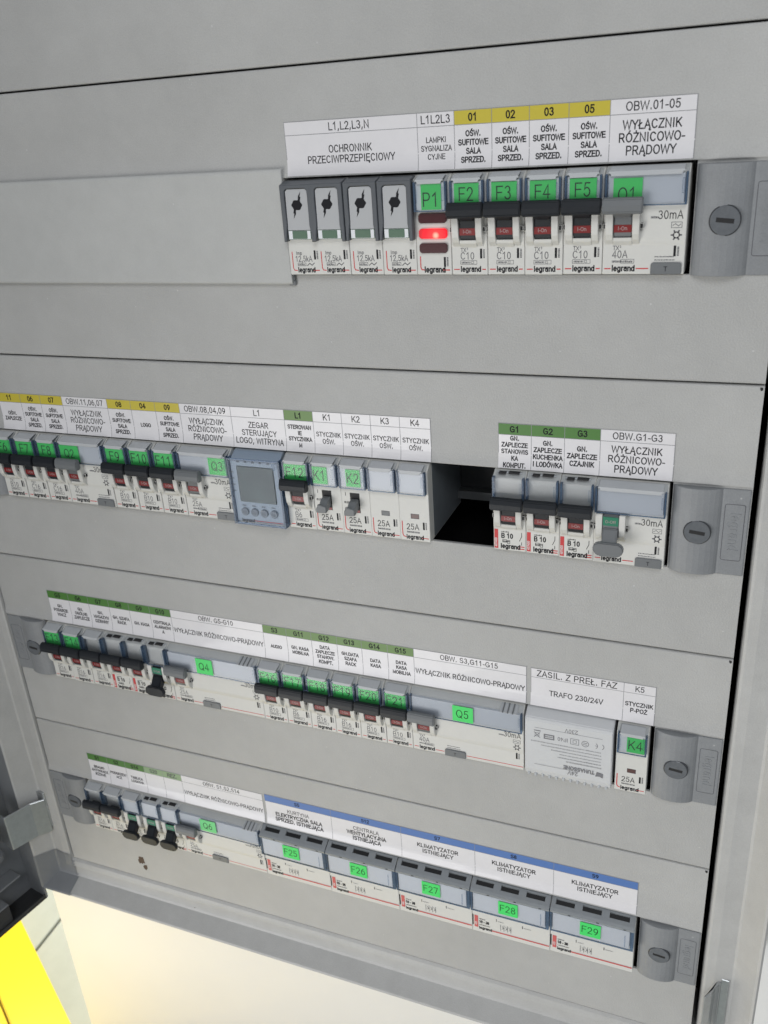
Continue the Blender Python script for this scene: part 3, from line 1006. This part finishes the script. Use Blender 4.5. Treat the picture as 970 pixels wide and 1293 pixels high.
def rcd(mod, row, n, code, rating, label, state='on', st=(2.6, 14.2), stz=(31.4, 42.2), btn=None, sty=-7.85, dx=0, dy=0, dz=0, stm=None, zt=None, grp='residual current devices'):
    t = place('residual_current_breaker', label, 'circuit breaker', mod, row, grp, dx, dy, dz)
    w = 18.0 * n
    link('body', cached(('rcdb', n), lambda: mesh_rcd_body(n)), t)
    if state == 'on':
        link('toggle', cached('tog_on_g', lambda: mesh_toggle_on(HGRY)), t)
        link('flag', cached('flag_on', lambda: 0), t)
    else:
        link('toggle', cached('tog_off_g', lambda: mesh_toggle_off(HGRY)), t)
        link('flag', cached('flag_off', lambda: mesh_flag(GRNW, 23.6, 28.4, 'O-Off', -8.6)), t)
    link('label_cover', cached(('covn', n), lambda: cover_mesh(w, x0=.6)), t)
    if n == 2:
        link('cover_tab', cached(('tabn', n), lambda: tab_mesh(w)), t)
    else:
        def ridges():
            m = MB()
            m.prism_x([(-8.4, 43.75), (-8.4, 43.9), (-2, 46.35), (-1.7, 46.1)], w - 14, w - 3.4, 0)
            for k in range(7):
                m.prism_x([(-8.6, 43.8), (-8.4, 44.3), (-2, 46.7), (-1.7, 46.2)], w - 14 + k * 1.5, w - 13.2 + k * 1.5, 1 if k % 2 else 0)
            return m.mesh('vent_ridges', [BODYG, HGRY])
        link('vent_ridges', cached(('ridge', n), ridges), t)
    card(t, w, INSERT)
    bx = btn or (w - 14.4, w - 1.2)

    def marks():
        m = MB()
        y = FACE - .05
        if state == 'on':
            m.text('TX', 4.6, 11.0, 1.7, y, 2, th=.08)
            m.text('3', 7.6, 11.9, .95, y, 2, th=.1)
            m.text(rating, 4.4, 7.5, 3.1, y, 2, th=.06, sx=.95)
            m.frame(8.2, 14.2, 5.0, 6.9, .18, y, 2)
        micro(m, 4.4, 5.4, 9.2, 1.0, y, 3, 2)
        x2 = bx[0] - 1.0 if n == 2 else bx[0] - .6
        logo(m, 4.4, 1.7, 2.35, y, 1.0, x2)
        if n > 2: m.rect(bx[1] + .6, w - .4, 2.4, 2.85, y, 1)
        y -= .62
        m.text('30mA', w - 1.5, 24.2, 3.3, y, 0, th=.06, align='r', sx=.95)
        micro(m, w - 15.4, 24.4, 3.4, 1.0, y, 3, 2)
        m.frame(w - 6.6, w - 2.0, 20.2, 22.8, .2, y, 2)
        m.stroke([(w - 6.0, 21.2), (w - 4.8, 22.0), (w - 3.6, 21.0), (w - 2.6, 21.9)], .12, y, 2)
        xg, zg = w - 4.2, 17.2
        for k in range(6):
            a = math.radians(60 * k)
            m.stroke([(xg + 1.2 * math.cos(a), zg + 1.2 * math.sin(a)), (xg + 2.1 * math.cos(a), zg + 2.1 * math.sin(a))], .3, y, 2)
        m.stroke([(xg + 1.3 * math.cos(math.radians(30 * k)), zg + 1.3 * math.sin(math.radians(30 * k))) for k in range(13)], .22, y, 2)
        y = FACE - .05
        codebar(m, w - 5.0, 8.0)
        micro(m, bx[0] + 1.5, 7.6, 8.5, .55, y, 5, 2)
        micro(m, bx[0] + 1.5, 6.2, 8.5, .55, y, 6, 2)
        return m.mesh('printed_marks', [INK, REDI, INKG])
    link('printed_marks', cached(('rcdm', n, rating, state, bx), marks), t)

    def tb():
        m = MB()
        o = [(bx[0], .3), (bx[1], .3), (bx[1], 4.8), (bx[1] - .8, 5.4), (bx[0] + .8, 5.4), (bx[0], 4.8)]
        m.prism_y(o, FACE - .9, FACE, 0)
        xm = (bx[0] + bx[1]) / 2
        m.text('T', xm, 1.7, 1.9, FACE - .95, 1, th=.08, align='c')
        return m.mesh('test_button', [HGRY, INK], bevel=.2)
    link('test_button', cached(('tb', bx), tb), t)
    if code:
        sticker(t, code, st[0], st[1], stz[0], stz[1], y=sty, material=stm, cap=5.4, zt=zt)
    return t


def contactor(mod, row, code, label, lever, dark=True, dx=0, sx=(2.4, 10.6), card_m=None):
    t = place('contactor', label, 'contactor', mod, row, 'one-module contactors', dx)

    def body():
        m = MB()
        m.prism_x([(55, .1), (FACE + .3, .1), (FACE, .5), (FACE, 30), (FACE - .5, 30.1), (FACE - .5, 43.2), (-1.2, 45.9), (0, 46.4), (55, 46.4)], .12, 17.88, 0)
        m.prism_x([(FACE, 29.4), (FACE - .7, 29.6), (FACE - .7, 30.1), (FACE, 30.1)], .3, 17.7, 0)
        m.prism_x([(2.2, .4), (2.2, 46.0), (55, 46.0), (55, .4)], .05, 17.95, 1)
        return m.mesh('body', [BODY, REARG], bevel=.22)
    link('body', cached('cont_body', body), t)

    def mk():
        m = MB()
        y = FACE - .05
        m.stroke([(1.4, 12.0), (1.4, 4.2), (1.9, 2.9), (3.2, 2.4)], .28, y, 1)
        m.text('25A', 4.0, 7.4, 3.4, y, 0, th=.065, sx=.95)
        micro(m, 4.1, 5.2, 7.5, 1.2, y, 8, 2)
        m.text('legrand', 3.6, 1.5, 2.4, y, 0, th=.125, sx=.95)
        m.rect(13.0, 17.0, 2.2, 2.7, y, 1)
        codebar(m, 13.8, 7.8)
        if lever:
            m.rect(2.7, 3.0, 24.2, 26.4, y, 0)
            m.stroke([(2.9 + 1.0 * math.cos(math.radians(30 * k)), 15.8 + 1.2 * math.sin(math.radians(30 * k))) for k in range(13)], .15, y, 0)
            m.text('auto', 1.7, 19.6, 1.5, y, 0, th=.08)
        return m.mesh('printed_marks', [INK, REDI, INKG])
    link('printed_marks', cached(('cm', lever), mk), t)
    if lever:
        def win():
            m = MB()
            m.box(5.6, 11.6, FACE - .04, FACE + .5, 14.0, 26.4, 0)
            m.box(7.2, 11.2, FACE - .1, FACE + .3, 14.2, 15.6, 1)
            m.frame(5.3, 11.9, 13.7, 26.7, .3, FACE - .05, 2)
            return m.mesh('switch_well', [DARK, REDF, BODY])
        link('switch_well', cached('cwell', win), t)

        def lev():
            m = MB()
            m.prism_x([(FACE, 22.8), (-8.2, 22.2), (-12.0, 18.4), (-11.6, 15.4), (-8.0, 15.8), (FACE, 18.0)], 6.1, 11.0, 0)
            m.prism_y([(4.4, 14.8), (11.0, 15.2), (11.0, 19.0), (6.2, 20.2), (4.4, 17.4)], -12.2, -10.0, 0)
            return m.mesh('lever', [HGRY], bevel=.4)
        link('lever', cached('clev', lev), t)
    else:
        def w2():
            m = MB()
            m.box(6.8, 11.8, FACE - .05, FACE + .4, 14.2, 17.2, 0)
            m.frame(6.8, 11.8, 14.2, 17.2, .25, FACE - .08, 1)
            return m.mesh('status_window', [HGRY if dark else mat('status_brown', (.12, .06, .055), .3), INKG])
        link('status_window', w2(), t)
    link('label_cover', cached('cov1', lambda: 0), t)
    link('cover_tab', cached('tab1', lambda: 0), t)
    card(t, 18, card_m or INSERTW)
    if code:
        sticker(t, code, sx[0], sx[1], 31.6, 42.0, cap=5.8)
    return t


# --- top row
bl = place('blanking_plate', 'long smooth grey blanking strip to the left of the surge arresters', 'blanking plate', 0, 0, None)
m = MB()
m.prism_x([(6, -5.6), (-1.4, -5.6), (-2.7, -5.0), (-3.0, -4.0), (-3.0, 50.4), (-2.8, 51.6), (-2.0, 52.2), (6, 52.2)], -20, 234.6)
m.build('strip', [BLANK], bl, bevel=.3)
m = MB()
m.box(229, 235.6, -1.8, 6, -3.5, 8)
m.box(232, 236, -1.6, 0, -6.0, -3.6)
m.build('clip', [HGRY], bl, bevel=.3)

side = ['beside the blanking strip', 'second from the left', 'third from the left', 'rightmost, touching the red lamp unit']
for k in range(4):
    t = place('surge_arrester', 'dark grey framed surge arrester with lightning symbol, ' + side[k], 'surge arrester', 13 + k, 0, 'surge arresters at the left end of the top row')
    if k == 0: t.location.x += .0012

    def sb():
        m = MB()
        m.prism_x([(55, .1), (FACE + .3, .1), (FACE, .5), (FACE, 16), (FACE - .5, 44), (0, 46.4), (55, 46.4)], .12, 17.88, 0)
        return m.mesh('body', [BODY], bevel=.2)
    link('body', cached('sp_body', sb), t)

    def sf():
        m = MB()
        # dark surround with slightly waisted flanks
        out = [(.2, 17.2), (.2, 44.8), (17.8, 44.8), (17.8, 17.0), (15.9, 17.0), (16.0, 21), (15.2, 25), (15.4, 38), (15.2, 42.0), (14.2, 42.9), (4.0, 42.9), (2.9, 42.0), (2.6, 38), (2.8, 26), (2.2, 22), (1.6, 17.2)]
        m.prism_y(out, -8.6, FACE, 0)
        m.prism_x([(-8.6, 44.8), (-4, 46.2), (0, 46.4), (0, 44.8)], .3, 17.7, 0)
        return m.mesh('surround', [GFRM], bevel=.3)
    link('surround', cached('sp_fr', sf), t)

    def si():
        m = MB()
        o = [(2.7, 22.9), (15.3, 22.9), (15.1, 26), (15.1, 41.6), (14.1, 42.6), (4.1, 42.6), (3.1, 41.6), (2.9, 26)]
        m.prism_y(o, -7.9, FACE, 0)
        y = -7.96
        bl_ = [(9.0 + 2.9 * q * math.cos(a), 35.0 + 2.5 * q * math.sin(a)) for a, q in [(math.radians(15 * i), [1.06, 1.0, .93, 1.0][i % 4]) for i in range(24)]]
        m.face([(a, y, b) for a, b in bl_], 1)
        m.face([(9.8, y - .01, 36.8), (10.9, y - .01, 36.6), (11.5, y - .01, 38.9), (11.0, y - .01, 39.0), (11.7, y - .01, 41.6), (10.1, y - .01, 39.2)], 1)
        m.face([(8.3, y - .01, 33.2), (7.2, y - .01, 33.4), (6.7, y - .01, 31.1), (7.2, y - .01, 31.0), (6.6, y - .01, 28.4), (8.1, y - .01, 30.8)], 1)
        return m.mesh('cartridge', [GINS, INK], bevel=0)
    link('cartridge', cached('sp_in', si), t)

    def sw():
        m = MB()
        m.box(2.5, 15.4, -7.7, FACE, 18.2, 22.8, 1)
        m.box(4.9, 13.3, -7.95, FACE, 18.6, 22.5, 0)
        return m.mesh('status_window', [GWIN, INSERTW], bevel=.25)
    link('status_window', cached('sp_w', sw), t)

    def sp():
        m = MB()
        y = FACE - .05
        m.stroke([(1.9, 11.6), (1.9, 3.6), (2.4, 2.5), (4.0, 2.3)], .24, y, 1)
        m.text('Imp', 4.2, 10.3, 1.6, y, 2, th=.08)
        m.text('12,5kA', 3.6, 6.9, 2.7, y, 2, th=.065, sx=.9, maxw=9.8)
        m.frame(4.6, 6.9, 4.6, 6.2, .2, y, 2); m.frame(7.2, 9.5, 4.6, 6.2, .2, y, 2)
        micro(m, 5, 5.0, 4, .7, y, 5, 2)
        m.stroke([(10.2, 4.8), (11.6, 5.9), (12.8, 4.9), (14.2, 6.0)], .2, y, 2)
        m.text('legrand', 4.6, 1.5, 2.3, y, 0, th=.125, sx=.95)
        m.rect(13.6, 17.0, 2.1, 2.6, y, 1)
        codebar(m, 14.4, 7.8)
        return m.mesh('printed_marks', [INK, REDI, INKG])
    link('printed_marks', cached('sp_p', sp), t)

# red lamp unit
t = place('indicator_lamp_unit', 'white indicator unit with three red lenses, the middle one glowing', 'indicator light', 17, 0, None)


def pb():
    m = MB()
    m.prism_x([(55, .1), (FACE + .3, .1), (FACE, .5), (FACE, 30), (FACE - .5, 30.1), (FACE - .5, 43.2), (-1.2, 45.9), (0, 46.4), (55, 46.4)], .12, 17.88, 0)
    return m.mesh('body', [BODY], bevel=.22)


link('body', pb(), t)
for k, z in enumerate((24.6, 17.4, 10.6)):
    m = MB()
    r = 1.3
    o = []
    for cx, cz, a0 in ((16.3 - r, z + 4.7 - r, 0), (1.9 + r, z + 4.7 - r, 90), (1.9 + r, z + r, 180), (16.3 - r, z + r, 270)):
        for i in range(4):
            a = math.radians(a0 + 30 * i)
            o.append((cx + r * math.cos(a), cz + r * math.sin(a)))
    m.prism_y(o, FACE - 1.2, FACE, 0)
    l_ = m.build('lens', [LENSL if k == 1 else LENSD], t, bevel=.35, seg=2)
    l_['label'] = 'glowing red lens' if k == 1 else 'unlit dark red lens'
m = MB()
y = FACE - .05
m.stroke([(1.9, 8.8), (1.9, 3.6), (2.4, 2.6), (4.0, 2.4)], .26, y, 1)
m.text('legrand', 3.8, 1.4, 2.5, y, 0, th=.13, sx=.95)
m.rect(13.4, 17.0, 2.1, 2.7, y, 1)
codebar(m, 13.9, 4.0)
m.build('printed_marks', [INK, REDI, INKG], t)
link('label_cover', cached('cov1', lambda: cover_mesh(18.0)), t)
link('cover_tab', cached('tab1', lambda: tab_mesh(18.0)), t)
card(t, 18, INSERTW)
sticker(t, 'P1', 4.6, 14.6, 31.0, 42.6, cap=6.0, zt=32.6)

for k, c in enumerate(('F2', 'F3', 'F4', 'F5')):
    mcb(18 + k, 0, c, 'C10', 'top row breaker with green sticker %s, %s' % (c, ['next to the red lamp unit', 'second of four', 'third of four', 'beside the grey toggle'][k]), card_m=INSERTW)
rcd(22, 0, 2, 'Q1', '40A', 'wide top row breaker with grey toggle over its green Q1 sticker', st=(4.2, 16.6), stz=(31.0, 41.8), zt=32.4)

# --- second row
r2 = [('F6', 'B10'), ('F7', 'C16'), ('F8', 'C16')]
for k, (c, a) in enumerate(r2):
    mcb(k, 1, c, a, 'second row breaker with green sticker %s and black toggle up' % c, sx=(2.2, 15.6), card_m=INSERTW)
rcd(3, 1, 2, 'Q2', '40A', 'wide second row breaker with grey toggle and green Q2 sticker', st=(1.8, 16.8))
for k, (c, a) in enumerate([('F9', 'B10'), ('F10', 'B10'), ('F11', 'B10')]):
    mcb(5 + k, 1, c, a, 'second row breaker with green sticker %s and black toggle up' % c, sx=(1.9, 15.4), card_m=INSERTW)
rcd(8, 1, 2, 'Q3', '25A', 'wide second row breaker with green Q3 sticker left of the time switch', st=(22.5, 35.0), zt=34.4)

# time switch
t = place('time_switch', 'blue-tinted time switch with dark display and four round buttons', 'time switch', 10, 1, None)
m = MB()
m.prism_x([(55, .1), (FACE + .3, .1), (FACE, .5), (FACE, 1.5), (-7.6, 2.0), (-7.8, 42), (-1.2, 45.9), (0, 46.4), (55, 46.4)], 1.7, 34.3, 0)
m.build('body', [LCDF], t, bevel=.25)
m = MB()
m.box(5.8, 30.5, -8.4, -4.8, 15.6, 38.6, 0)
m.build('display', [LCD], t, bevel=.3)
for k in range(4):
    m = MB()
    m.cyl_y(8.0 + 6.6 * k, 9.0, 2.5, -8.9, -7.4, 0, n=20)
    m.frame(8.0 + 6.6 * k - .9, 8.0 + 6.6 * k + .9, 8.2, 9.8, .25, -8.95, 1)
    m.build('button', [BTN, INKG], t, bevel=.3)
m = MB()
for k in range(5): micro(m, 6.5 + 5 * k, 40.8, 1.6, 1.2, -7.95, k, 0)
for k in range(4): micro(m, 2.0, 22 + 4 * k, 1.6, .8, -7.95, k, 0)
for k in range(4): micro(m, 6.6 + 6.6 * k, 12.7, 2.4, .8, -7.86, k, 0)
m.text('legrand', 5.0, 2.2, 1.9, -7.86, 0, th=.15)
m.rect(13.5, 33, 3.0, 3.4, -7.86, 1)
m.build('printed_marks', [INKG, REDI], t)
m = MB()
m.rect(1.6, 34.4, 2.0, 42.6, -9.4, 0)
m.box(.4, 1.6, -9.5, -4.7, .8, 43.6, 1)
m.box(34.4, 35.6, -9.5, -4.7, .8, 43.6, 1)
m.box(1.6, 34.4, -9.5, -8.6, .8, 2.0, 1)
m.box(1.6, 34.4, -9.5, -8.9, 42.6, 43.6, 1)
m.face([(.4, -9.4, 43.6), (35.6, -9.4, 43.6), (35.6, -1.5, 46.3), (.4, -1.5, 46.3)], 0)
m.frame(30.5, 32.6, 38, 42, .5, -9.45, 1)
m.build('cover', [CLOCKC, COVERS], t)

mcb(12, 1, 'F12', 'B6', 'breaker with two-tone green F12 sticker between time switch and K1', sx=(1.8, 16.0), card_m=INSERTW)
contactor(13, 1, 'K1', 'switch module with grey lever and green K1 sticker', True, sx=(2.2, 11.4))
contactor(14, 1, 'K2', 'switch module with grey lever and green K2 sticker', True, sx=(5.4, 14.2))
contactor(15, 1, None, 'blank-faced module with no sticker right of the K2 one', False)
contactor(16, 1, None, 'blank-faced module with brown window at the edge of the empty gap', False, dark=False)

GZ = 1.4
for k in range(3):
    mcb(19 + k, 1, None, 'B 10', ['old style breaker with red bar bordering the empty gap, under G1', 'old style breaker with red bar in the middle, under G2', 'old style breaker with red bar under label G3'][k], style='old', dx=.9, dy=0, dz=.7 - k * .2)
rcd(22, 1, 2, None, '25A', 'wide second row breaker with grey toggle down and green flag showing', state='off', dx=.7, dz=0)

# --- third row
for k in range(3):
    mcb(k, 2, ['F13', 'F14', None][k], 'B16', ['third row breaker with dark green sticker at the far left', 'third row breaker with dark green sticker, second from the left', 'third row breaker without sticker right of two green-stickered ones'][k], sx=(2.2, 15.4))
mcb(3, 2, None, 'B 10', 'third row old style breaker with red bar, toggle up, under G8', style='old')
mcb(4, 2, None, 'B 10', 'third row old style breaker with red bar, toggle up, under G9', style='old')
mcb(5, 2, None, 'B 10', 'third row breaker switched off, black toggle down and green flag', style='old', state='off')
rcd(6, 2, 4, 'Q4', '25A', 'extra wide third row breaker with green Q4 sticker', st=(25.0, 38.0), stz=(31.0, 43.0), btn=(23, 37), sty=-8.45)
for k, c in enumerate(('F16', 'F17', 'F18', 'F19', 'F20', 'F21')):
    mcb(10 + k, 2, c, ['B10', 'B6', 'B16', 'B16', 'B10', 'B10'][k], 'third row breaker with green sticker %s and black toggle up' % c, sx=(1.9, 15.8))
rcd(16, 2, 4, 'Q5', '40A', 'extra wide third row breaker with green Q5 sticker', st=(28.5, 41.5), stz=(31.4, 42.6), btn=(21.5, 35), sty=-8.45)

# transformer
t = place('transformer', 'light grey transformer block printed upside down with 230V', 'transformer', 20, 2, None)
m = MB()
m.prism_x([(55, .0), (-5.4, .0), (-6.4, 2.2), (-7.2, 5.0), (-7.6, 20), (-7.6, 41.5), (-6.8, 43.2), (-1.5, 46.4), (0, 46.8), (55, 46.8)], 1.2, 52.4)
m.build('body', [mat('transformer_grey', (0.64, 0.65, 0.67), .45, noise=.02, nscale=200, bump=.1, bscale=3000)], t, bevel=.5, seg=2)
m = MB()
for k in range(12):
    m.box(2.6 + k * 4.2, 4.2 + k * 4.2, -6.7, -5.0, -.5, 2.2)
m.build('cooling_ribs', [BODYG], t, bevel=.3)
m = MB()
y = -7.68
cx = 26.5
m.text('230V', cx + 2, 39.4, 2.5, y, 0, th=.07, align='c', rot=180)
m.rect(7.0, 46.5, 36.6, 36.8, y, 0)
m.stroke([(45.8 + 1.7 * math.cos(math.radians(a)), 31.2 + 1.9 * math.sin(math.radians(a))) for a in range(-60, 61, 20)], .18, y, 0)
m.stroke([(42.2 + 1.7 * math.cos(math.radians(a)), 31.2 + 1.9 * math.sin(math.radians(a))) for a in range(-60, 61, 20)], .18, y, 0)
m.rect(42.4, 43.8, 31.1, 31.4, y, 0)
m.stroke([(36.8 + 2.0 * math.cos(math.radians(a)), 31.2 + 2.0 * math.sin(math.radians(a))) for a in range(0, 361, 30)], .18, y, 0)
m.rect(35.6, 38.0, 31.6, 32.0, y, 0); m.rect(35.6, 38.0, 30.4, 30.8, y, 0)
m.frame(28.2, 33.2, 29.2, 33.4, .3, y, 0); m.frame(29.6, 31.8, 30.2, 32.4, .25, y, 0)
m.text('IP40', 26.8, 32.6, 2.5, y, 0, th=.07, rot=180, sx=.9)
m.frame(12.5, 18.8, 29.6, 33.2, .8, y, 0); micro(m, 13.4, 31.0, 4.6, 1.0, y, 8, 0)
m.stroke([(6.8, 33.4), (10.2, 29.8)], .18, y, 0); m.stroke([(10.2, 33.4), (6.8, 29.8)], .18, y, 0); m.rect(6.6, 10.6, 34.3, 35.0, y, 0); m.frame(7.2, 9.8, 30.4, 33.2, .25, y, 0)
for k in range(6):
    micro(m, 47 - [42, 36, 30, 25, 26, 21][k], 26.4 - k * 2.25, [42, 36, 30, 25, 26, 21][k] * .98, .85, y, k, 1)
m.text('TUNASSONE', 42.5, 12.6, 2.4, y, 0, th=.12, rot=180, sx=.95)
m.face([(44.0, y, 12.4), (47.6, y, 11.6), (47.6, y, 8.6), (45.6, y, 9.4), (43.2, y, 9.0)], 0)
m.rect(7.0, 33.0, 9.6, 9.8, y, 0)
m.text('24V', 33.0, 9.0, 2.6, y, 0, th=.07, rot=180)
m.build('printed_marks', [mat('transformer_print', (.2, .2, .22), .6), mat('faint_ink', (.33, .33, .35), .6)], t)
contactor(23, 2, 'K4', 'module with green K4 sticker right of the transformer, third row', False, dark=False, sx=(6.2, 16.0), card_m=INSERTW)

# --- bottom row
for k in range(2):
    mcb(k, 3, None, 'B16', ['leftmost breaker of the bottom row, toggle up, no sticker', 'second breaker of the bottom row, toggle up, no sticker'][k], dx=1.0)
mcb(2, 3, None, 'B16', 'bottom row breaker switched off with black toggle down, no clear cover frame', state='off', dx=.8, card_m=INSERT)
mcb(3, 3, None, 'B 10', 'middle one of three switched off bottom row breakers', style='old', state='off', dx=.8, card_m=INSERTW)
mcb(4, 3, None, 'B 10', 'switched off breaker just left of the Q6 one, bottom row', style='old', state='off', dx=.6, card_m=INSERTW)
rcd(5, 3, 4, 'Q6', '25A', 'extra wide bottom row breaker with glare-pale green Q6 sticker', st=(20.5, 34.5), stz=(32.2, 43.0), btn=(24, 38), sty=-8.45, stm=STKL)

for k in range(5):
    c = 'F%d' % (25 + k)
    t = place('fuse_holder', 'wide three-slot fuse holder with green sticker %s' % c, 'fuse holder', 9 + 3 * k, 3, 'three-slot fuse holders in the bottom row')
    w = 54.0

    def fb():
        m = MB()
        m.prism_x([(55, .1), (FACE + .3, .1), (FACE, .5), (FACE - .1, 22.5), (FACE - .6, 23.2), (FACE - .8, 41.0), (-2.5, 44.3), (0, 44.8), (55, 44.8)], .15, w - .15, 0)
        return m.mesh('body', [BODY], bevel=.22)
    link('body', cached('fh_body', fb), t)

    def ft():
        # grey top with three deep square openings
        m = MB()
        prof = [(-8.6, 40.6), (-8.9, 42.2), (-7.4, 43.4), (-1.0, 46.8), (0.5, 46.9), (0.5, 44.9), (-2.5, 44.4), (-5.4, 41.1)]
        for a, b in ((.4, 3.2), (15.4, 20.4), (32.6, 37.6), (50.2, 53.6)):
            m.prism_x(prof, a, b, 0)
        for a, b in ((3.2, 15.4), (20.4, 32.6), (37.6, 50.2)):
            m.prism_x([(-8.6, 40.6), (-8.9, 42.2), (-7.4, 43.4), (-5.0, 44.6), (-4.8, 41.9)], a, b, 0)
            m.prism_x([(-1.6, 46.5), (-1.0, 46.8), (.5, 46.9), (.5, 45), (-1.6, 45)], a, b, 0)
            m.prism_x([(-4.9, 41.9), (-4.9, 42.5), (-1.6, 44.9), (-1.6, 44.5)], a, b, 1)
            m.box(a + 3, b - 3, -5.2, -2.4, 43.2, 43.8, 2) if False else None
        for a in (12, 30, 47):
            m.box(a, a + 1.6, -8.95, -8.6, 41.2, 41.8, 1)
        return m.mesh('terminal_top', [mat('fuse_top_grey', (.28, .30, .32), .45, noise=.05, nscale=200), DARK, METAL], bevel=.0)
    link('terminal_top', cached('fh_top', ft), t)

    def fc():
        m = MB()
        m.rect(1.4, w - 2.6, 24.2, 40.2, -8.3, 0)
        m.box(.3, 1.4, -8.4, -5.2, 23.6, 41.0, 1)
        m.box(w - 2.6, w - .4, -8.4, -5.2, 23.6, 41.0, 1)
        m.box(1.4, w - 2.6, -8.4, -7.6, 23.6, 24.2, 1)
        m.box(1.4, w - 2.6, -8.4, -8.0, 40.2, 41.0, 1)
        m.rect(w - 6.0, w - 5.7, 25.5, 36, -8.35, 1)
        return m.mesh('label_cover', [COVER, COVERS])
    link('label_cover', cached('fh_cov', fc), t)
    m = MB()
    m.box(2.0, w - 3.0, -7.8, -5.2, 24.6, 40.0)
    m.build('holder_card', [INSERTW], t)

    def fp():
        m = MB()
        y = FACE - .2
        m.rect(.2, .9, 6.0, 16.0, y - .05, 0)
        m.rect(1.6, 4.2, 4.6, 15.6, y, 1)
        m.text('405', 3.4, 6.6, 1.4, y - .02, 3, th=.1, rot=90)
        micro(m, 5.0, 12.6, 4.4, .9, y, 3, 2)
        m.text('10 x 38', 5.0, 9.4, 2.1, y, 0, th=.13, maxw=7.0)
        micro(m, 5.0, 7.2, 7.6, .7, y, 4, 0)
        m.text('legrand', 4.8, 3.6, 2.1, y, 0, th=.125, sx=.95)
        m.rect(13.6, w - .6, 3.8, 4.9, y, 1)
        for q in range(4):
            xx = 20 + q * 2.4
            m.stroke([(xx, 12.4), (xx, 7.0)], .14, y, 2)
            if q: m.stroke([(xx - 1.4, 11.6), (xx - .2, 9.0)], .12, y, 2); m.stroke([(xx - 1.4, 8.2), (xx - .2, 10.0)], .12, y, 2)
        m.rect(17.0, 17.4, 14.2, 16.6, y, 0); micro(m, 18.2, 14.6, 4, .5, y, 7, 2)
        m.rect(35.0, 35.5, 14.0, 16.4, y, 0); micro(m, 36.2, 14.6, 5, .5, y, 8, 2)
        return m.mesh('printed_marks', [INK, mat('pale_red_ink', (.62, .12, .12), .5), INKG, WHT])
    link('printed_marks', cached('fh_pr', fp), t)
    s0 = 19.0 + [0, 0, .4, .6, .8][k]
    sticker(t, c, s0, s0 + 13.2, 27.0, 38.4, y=-8.5 if k in (0, 1) else -8.5, material=STK, cap=5.4, ink=INK)

# ------------------------------------------------------------------ door, hinge and things at the lower left
door = MB()
H0, H1 = -550.0, 262.0
door.box(0, 505, -1.6, 0, H0, H1)                      # skin
door.box(0, 505, 0, 22, H1 - 1.6, H1)
door.box(503, 505, 0, 22, H0, H1)
door.box(0, 1.6, 0, 23, H0 + 1.7, H1)
door.box(34, 503, 6, 20.4, H0 + 22, H0 + 23.4)         # stiffener above the rim
door.box(14, 503, 0, 14, H0 + 34, H0 + 36)
dr = cl(door, 'door', [DOORM], bevel=.4)
dr.location = [(-96.5 + CL[0]) * K, (-3 + CL[1]) * K, CL[2] * K]
dr.rotation_euler = (0, 0, math.radians(-101))
rm = MB()
rm.box(0, 505, 0, 22, H0, H0 + 1.6)
rm.box(0, 505, 20.4, 22, H0 + 1.6, H0 + 5)
rm.box(34, 503, 19.0, 20.4, H0 + 1.6, H0 + 22)
rm.build('rim', [RUBBER], dr, bevel=.4)
gs = MB()
gs.box(22, 490, 0, 5, H0 + 60, H0 + 68)
gs.box(22, 30, 0, 5, H0 + 68, H1 - 26)
gs.build('gasket', [RUBBER], dr)
for k, z in enumerate((-455, -486)):
    b_ = MB()
    b_.prism_z([(30 + 10 * math.cos(math.radians(a)), 9 + 9 * math.sin(math.radians(a))) for a in range(0, 360, 20)], z, z + 6)
    b_.box(30, 80, 0, 10, z + 1, z + 5)
    b_.box(36, 60, 10, 15, z - 4, z + 2)
    b_.build('hinge_boss', [DOORM], dr, bevel=.8)
hg = MB()
hg.box(-61.2, -52.8, -.3, 1.4, -466, -430)             # slot plate on the frame
cl(hg, 'hinge_plate', [METAL], bevel=.3)
hg = MB()
hg.prism_z([(-53.6, -.4), (-54.6, -1.4), (-62.0, -9), (-71.0, -29), (-72.2, -29.2), (-90, -24), (-90, -22.6), (-72.6, -27.4), (-63.4, -8), (-56.2, .2)], -472, -437)
cl(hg, 'hinge', [METAL], bevel=.5)
cc = MB()                                              # corner joint cover
lp = prof[4:-1]
for (o1, p1, y1), (o2, p2, y2) in zip(lp[:-1], lp[1:]):
    q1, q2 = y1 - .5, y2 - .5
    a1, a2 = (XL - o1, q1, SEAM[4] - p1), (XL - o2, q2, SEAM[4] - p2)
    cc.face([a1, (XL - 1, q1, SEAM[4] - p1), (XL - 3.5, q2, SEAM[4] - p2), a2])
    cc.face([a1, a2, (XL - o2, q2, SEAM[4] + 3), (XL - o1, q1, SEAM[4] + 3)])
cl(cc, 'corner_cover', [DOORM])

yb = thing('yellow_board', 'bright yellow planked board lying low beside the white wall, lower left', 'board', (-465.5, 245.3, -1000))
yb.rotation_euler = (0, 0, math.atan2(-110.0, 182.9))
m = MB()
m.box(-700, 800, -64, 0, -24, 0)
m.build('plank', [YELB], yb, bevel=2, seg=2)
m = MB()
m.box(-700, 800, -500, -66.5, -24, -.5)
m.build('plank', [YELB], yb, bevel=2, seg=2)
m = MB()
m.box(-650, 780, -470, -20, -295, -24)
m.build('base', [YELB], yb)
